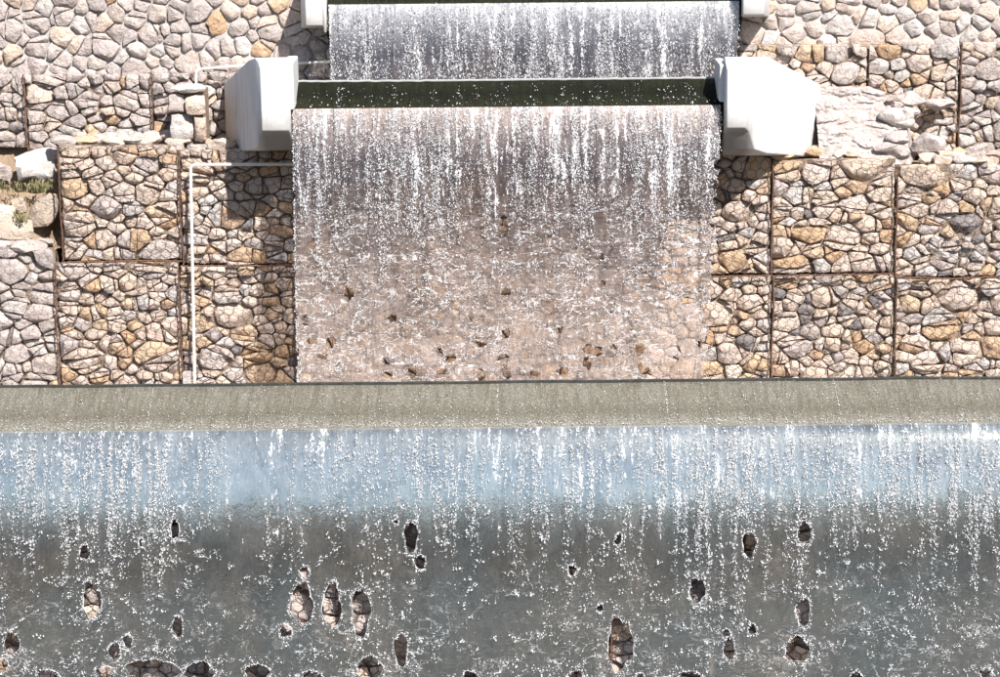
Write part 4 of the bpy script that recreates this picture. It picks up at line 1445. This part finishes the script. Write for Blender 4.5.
strands(fl, rs.uniform(xA, xB, 190), 0.0, (0.08, 0.26), 180, 0.006, 0.0014, 0.0035, (1.5, 4.0))
strands(fl, rs.uniform(xA, xB, 46), (0.1, 0.3), (0.9, 1.5), 130, 0.016, 0.002, 0.0068, (0.9, 2.0))
N = 260
xs = rs.uniform(xA, xB, N); ds = 0.75 + (D1 - 0.95) * rs.rand(N) ** 1.35
clumps(fl, xs, ds, 6, 0.024, 0.012, 0.0016, 0.0062)
wavelets(fl, 380, xA, xB, 0.75, D1 - 0.1, (0.07, 0.36), 0.0018, 0.0062, 0.22, 170)
N = 900
fl.add(rs.uniform(xA, xB, N), 0.3 + (D1 - 0.35) * rs.rand(N), 0.0012 + 0.0028 * rs.rand(N) ** 2, rs.uniform(0.7, 1.8, N), 0)
# rope-like edges of the curtain
n = 620
d = D1 * rs.rand(n)
fl.add(XL(d) + np.abs(rs.normal(0, 0.010, n)), d, 0.002 + 0.004 * rs.rand(n) ** 2, 1.6, 0)
n = 420
d = D1 * rs.rand(n)
fl.add(XR(d) - np.abs(rs.normal(0, 0.020, n)), d, 0.002 + 0.004 * rs.rand(n) ** 2, 1.6, 0)
for (cx, cz, rx, rz, s) in H1:
    n = 9
    an = rs.uniform(0, 6.28, n)
    fl.add(cx + np.cos(an) * rx * 1.3, zl1 - (cz + np.sin(an) * rz * 1.3), 0.0015 + 0.004 * rs.rand(n) ** 2, 1.2, 0)
fl.build("water_drops", zl1, LIP1, V1, wf1, XL, XR, H1, D1 - 0.01)
# drops thrown up along the dark ledge
N = 420
x = rs.uniform(xA, xB, N); t = rs.beta(1.1, 3.2, N)
kp = rs.rand(N) < vnoise(x * 7, 44)
x, t = x[kp], t[kp]
N = len(x)
ex = np.concatenate([rs.normal(at(px, 96, LIP1)[0], 0.022, k) for px, k in ((340, 26), (395, 14), (460, 16), (475, 12), (505, 10), (535, 12), (565, 14), (598, 18), (640, 14), (668, 16), (690, 16))])
et = rs.rand(len(ex)) * 0.8
x, t = np.concatenate([x, ex]), np.concatenate([t, et])
drops_mesh("splash_drops", x, LIP1 + (CREST1_B - LIP1) * t - 0.01, zl1 + (zb1 - zl1) * t ** 0.9 + 0.015, 0.0018 + 0.0042 * rs.rand(len(x)) ** 2, np.ones(len(x)) * 1.3, rs, wf1)

# --- uppermost fall
V2 = 0.42
wf2 = thing("waterfall", "uppermost waterfall of close white strands dropping behind the dark green ledge", "waterfall", (0, LIP2, zl2), kind="structure")
D2 = zl2 - (zb1 - 0.19)
xa2, xb2 = at(329, 5, LIP2)[0], at(739, 3, LIP2)[0]
yb2 = float(fall_y(LIP2, V2, np.array(D2)))
xa3, xb3 = at(332, 82, yb2)[0], at(735, 78, yb2)[0]
XL2 = lambda d: xa2 + (xa3 - xa2) * (np.asarray(d) / D2)
XR2 = lambda d: xb2 + (xb3 - xb2) * (np.asarray(d) / D2)
M_sheet2 = water_sheet_material("uppermost_water_sheet", [(0.0, 0.85), (0.2, 0.7), (0.5, 0.6), (1.0, 0.6)], 0.10, (0.80, 0.78, 0.78), (0.115, 0.10, 0.11), 0.0, -D2, 0.40, (0.25, 0.012), veil_col2=(0.15, 0.128, 0.13), lip_white=[(0.0, 0.8), (0.25, 0.35), (0.5, 0.0), (1.0, 0.0)], foam=([(0.0, 0.53), (0.3, 0.56), (0.8, 0.575)], [(0.0, 0.0), (1.0, 0.0)], 0.60, 0.1, 0.5))
make_sheet("water_sheet", zl2, D2, XL2, XR2, LIP2, V2, 0.014, [], M_sheet2, wf2, 0.010)
fl = Fl(303)
rs = fl.rs
xs = rs.uniform(xa2, xb2, 460)
den = np.clip(vnoise(xs * 6.5, 21) * 1.4 - 0.1, 0.05, 1.3)
for x, w_ in zip(xs, den):
    strands(fl, [x], 0.0, D2, 75 * w_ + 5, 0.008, 0.0014, 0.0046, (1.2, 3.4), 0.75)
strands(fl, rs.uniform(xa2, xb2, 150), 0.0, (0.08, 0.25), 160, 0.006, 0.0014, 0.0035, (1.5, 4.0))
N = 150
clumps(fl, rs.uniform(xa2, xb2, N), D2 * (0.6 + 0.4 * rs.rand(N)), 7, 0.02, 0.015, 0.0018, 0.0060)
n = 200
d = D2 * rs.rand(n)
fl.add(XL2(d) + np.abs(rs.normal(0, 0.006, n)), d, 0.002 + 0.003 * rs.rand(n) ** 2, 1.8, 0)
fl.build("water_drops", zl2, LIP2, V2, wf2, XL2, XR2, [], D2 - 0.01)

# ------------------------------------------------------------------ gabions behind the lowest fall: stones as parts only where an opening shows them
W00 = -0.34       # the bottom row steps forward
def through(x, z, s, W):
    # is the stone in line with an opening, seen from the front
    for (cx, cz, rx, rz, _s) in H0:
        Yh = float(fall_y(0.0, V0, np.array(-cz)))
        f = (W - CAM.y) / (Yh - CAM.y)
        hx, hz = CAM.x + (cx - CAM.x) * f, CAM.z + (cz - CAM.z) * f
        if abs(x - hx) < rx + 0.5 * s and abs(z - hz) < rz + 0.5 * s: return True
    return False


cols_px = [-70, 70, 205, 340, 475, 610, 745, 880, 1015, 1110]
place = ["at the left picture edge", "below the far left earth slope", "below the white pipe", "below the left white abutment", "left of the middle", "right of the middle", "below the right white abutment", "right of the right white abutment", "at the right picture edge"]
for i in range(9):
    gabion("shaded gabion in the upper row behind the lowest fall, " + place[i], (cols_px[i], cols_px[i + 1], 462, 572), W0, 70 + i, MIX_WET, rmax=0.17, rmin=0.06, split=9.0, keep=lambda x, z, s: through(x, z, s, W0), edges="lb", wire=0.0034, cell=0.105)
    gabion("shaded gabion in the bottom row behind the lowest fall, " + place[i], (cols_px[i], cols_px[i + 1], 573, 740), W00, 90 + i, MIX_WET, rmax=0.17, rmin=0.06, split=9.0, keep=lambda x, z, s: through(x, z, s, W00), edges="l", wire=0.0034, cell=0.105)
# solid core behind and under the crest
mb = MB(); mb.box(-7, 7, 0.50, W1 + 0.2, -3.15, zb0 - 0.30)
o = mb.build("weir_core", M_concrete, None, False); tag(o, "rough concrete core under the long ledge", "core", kind="structure")
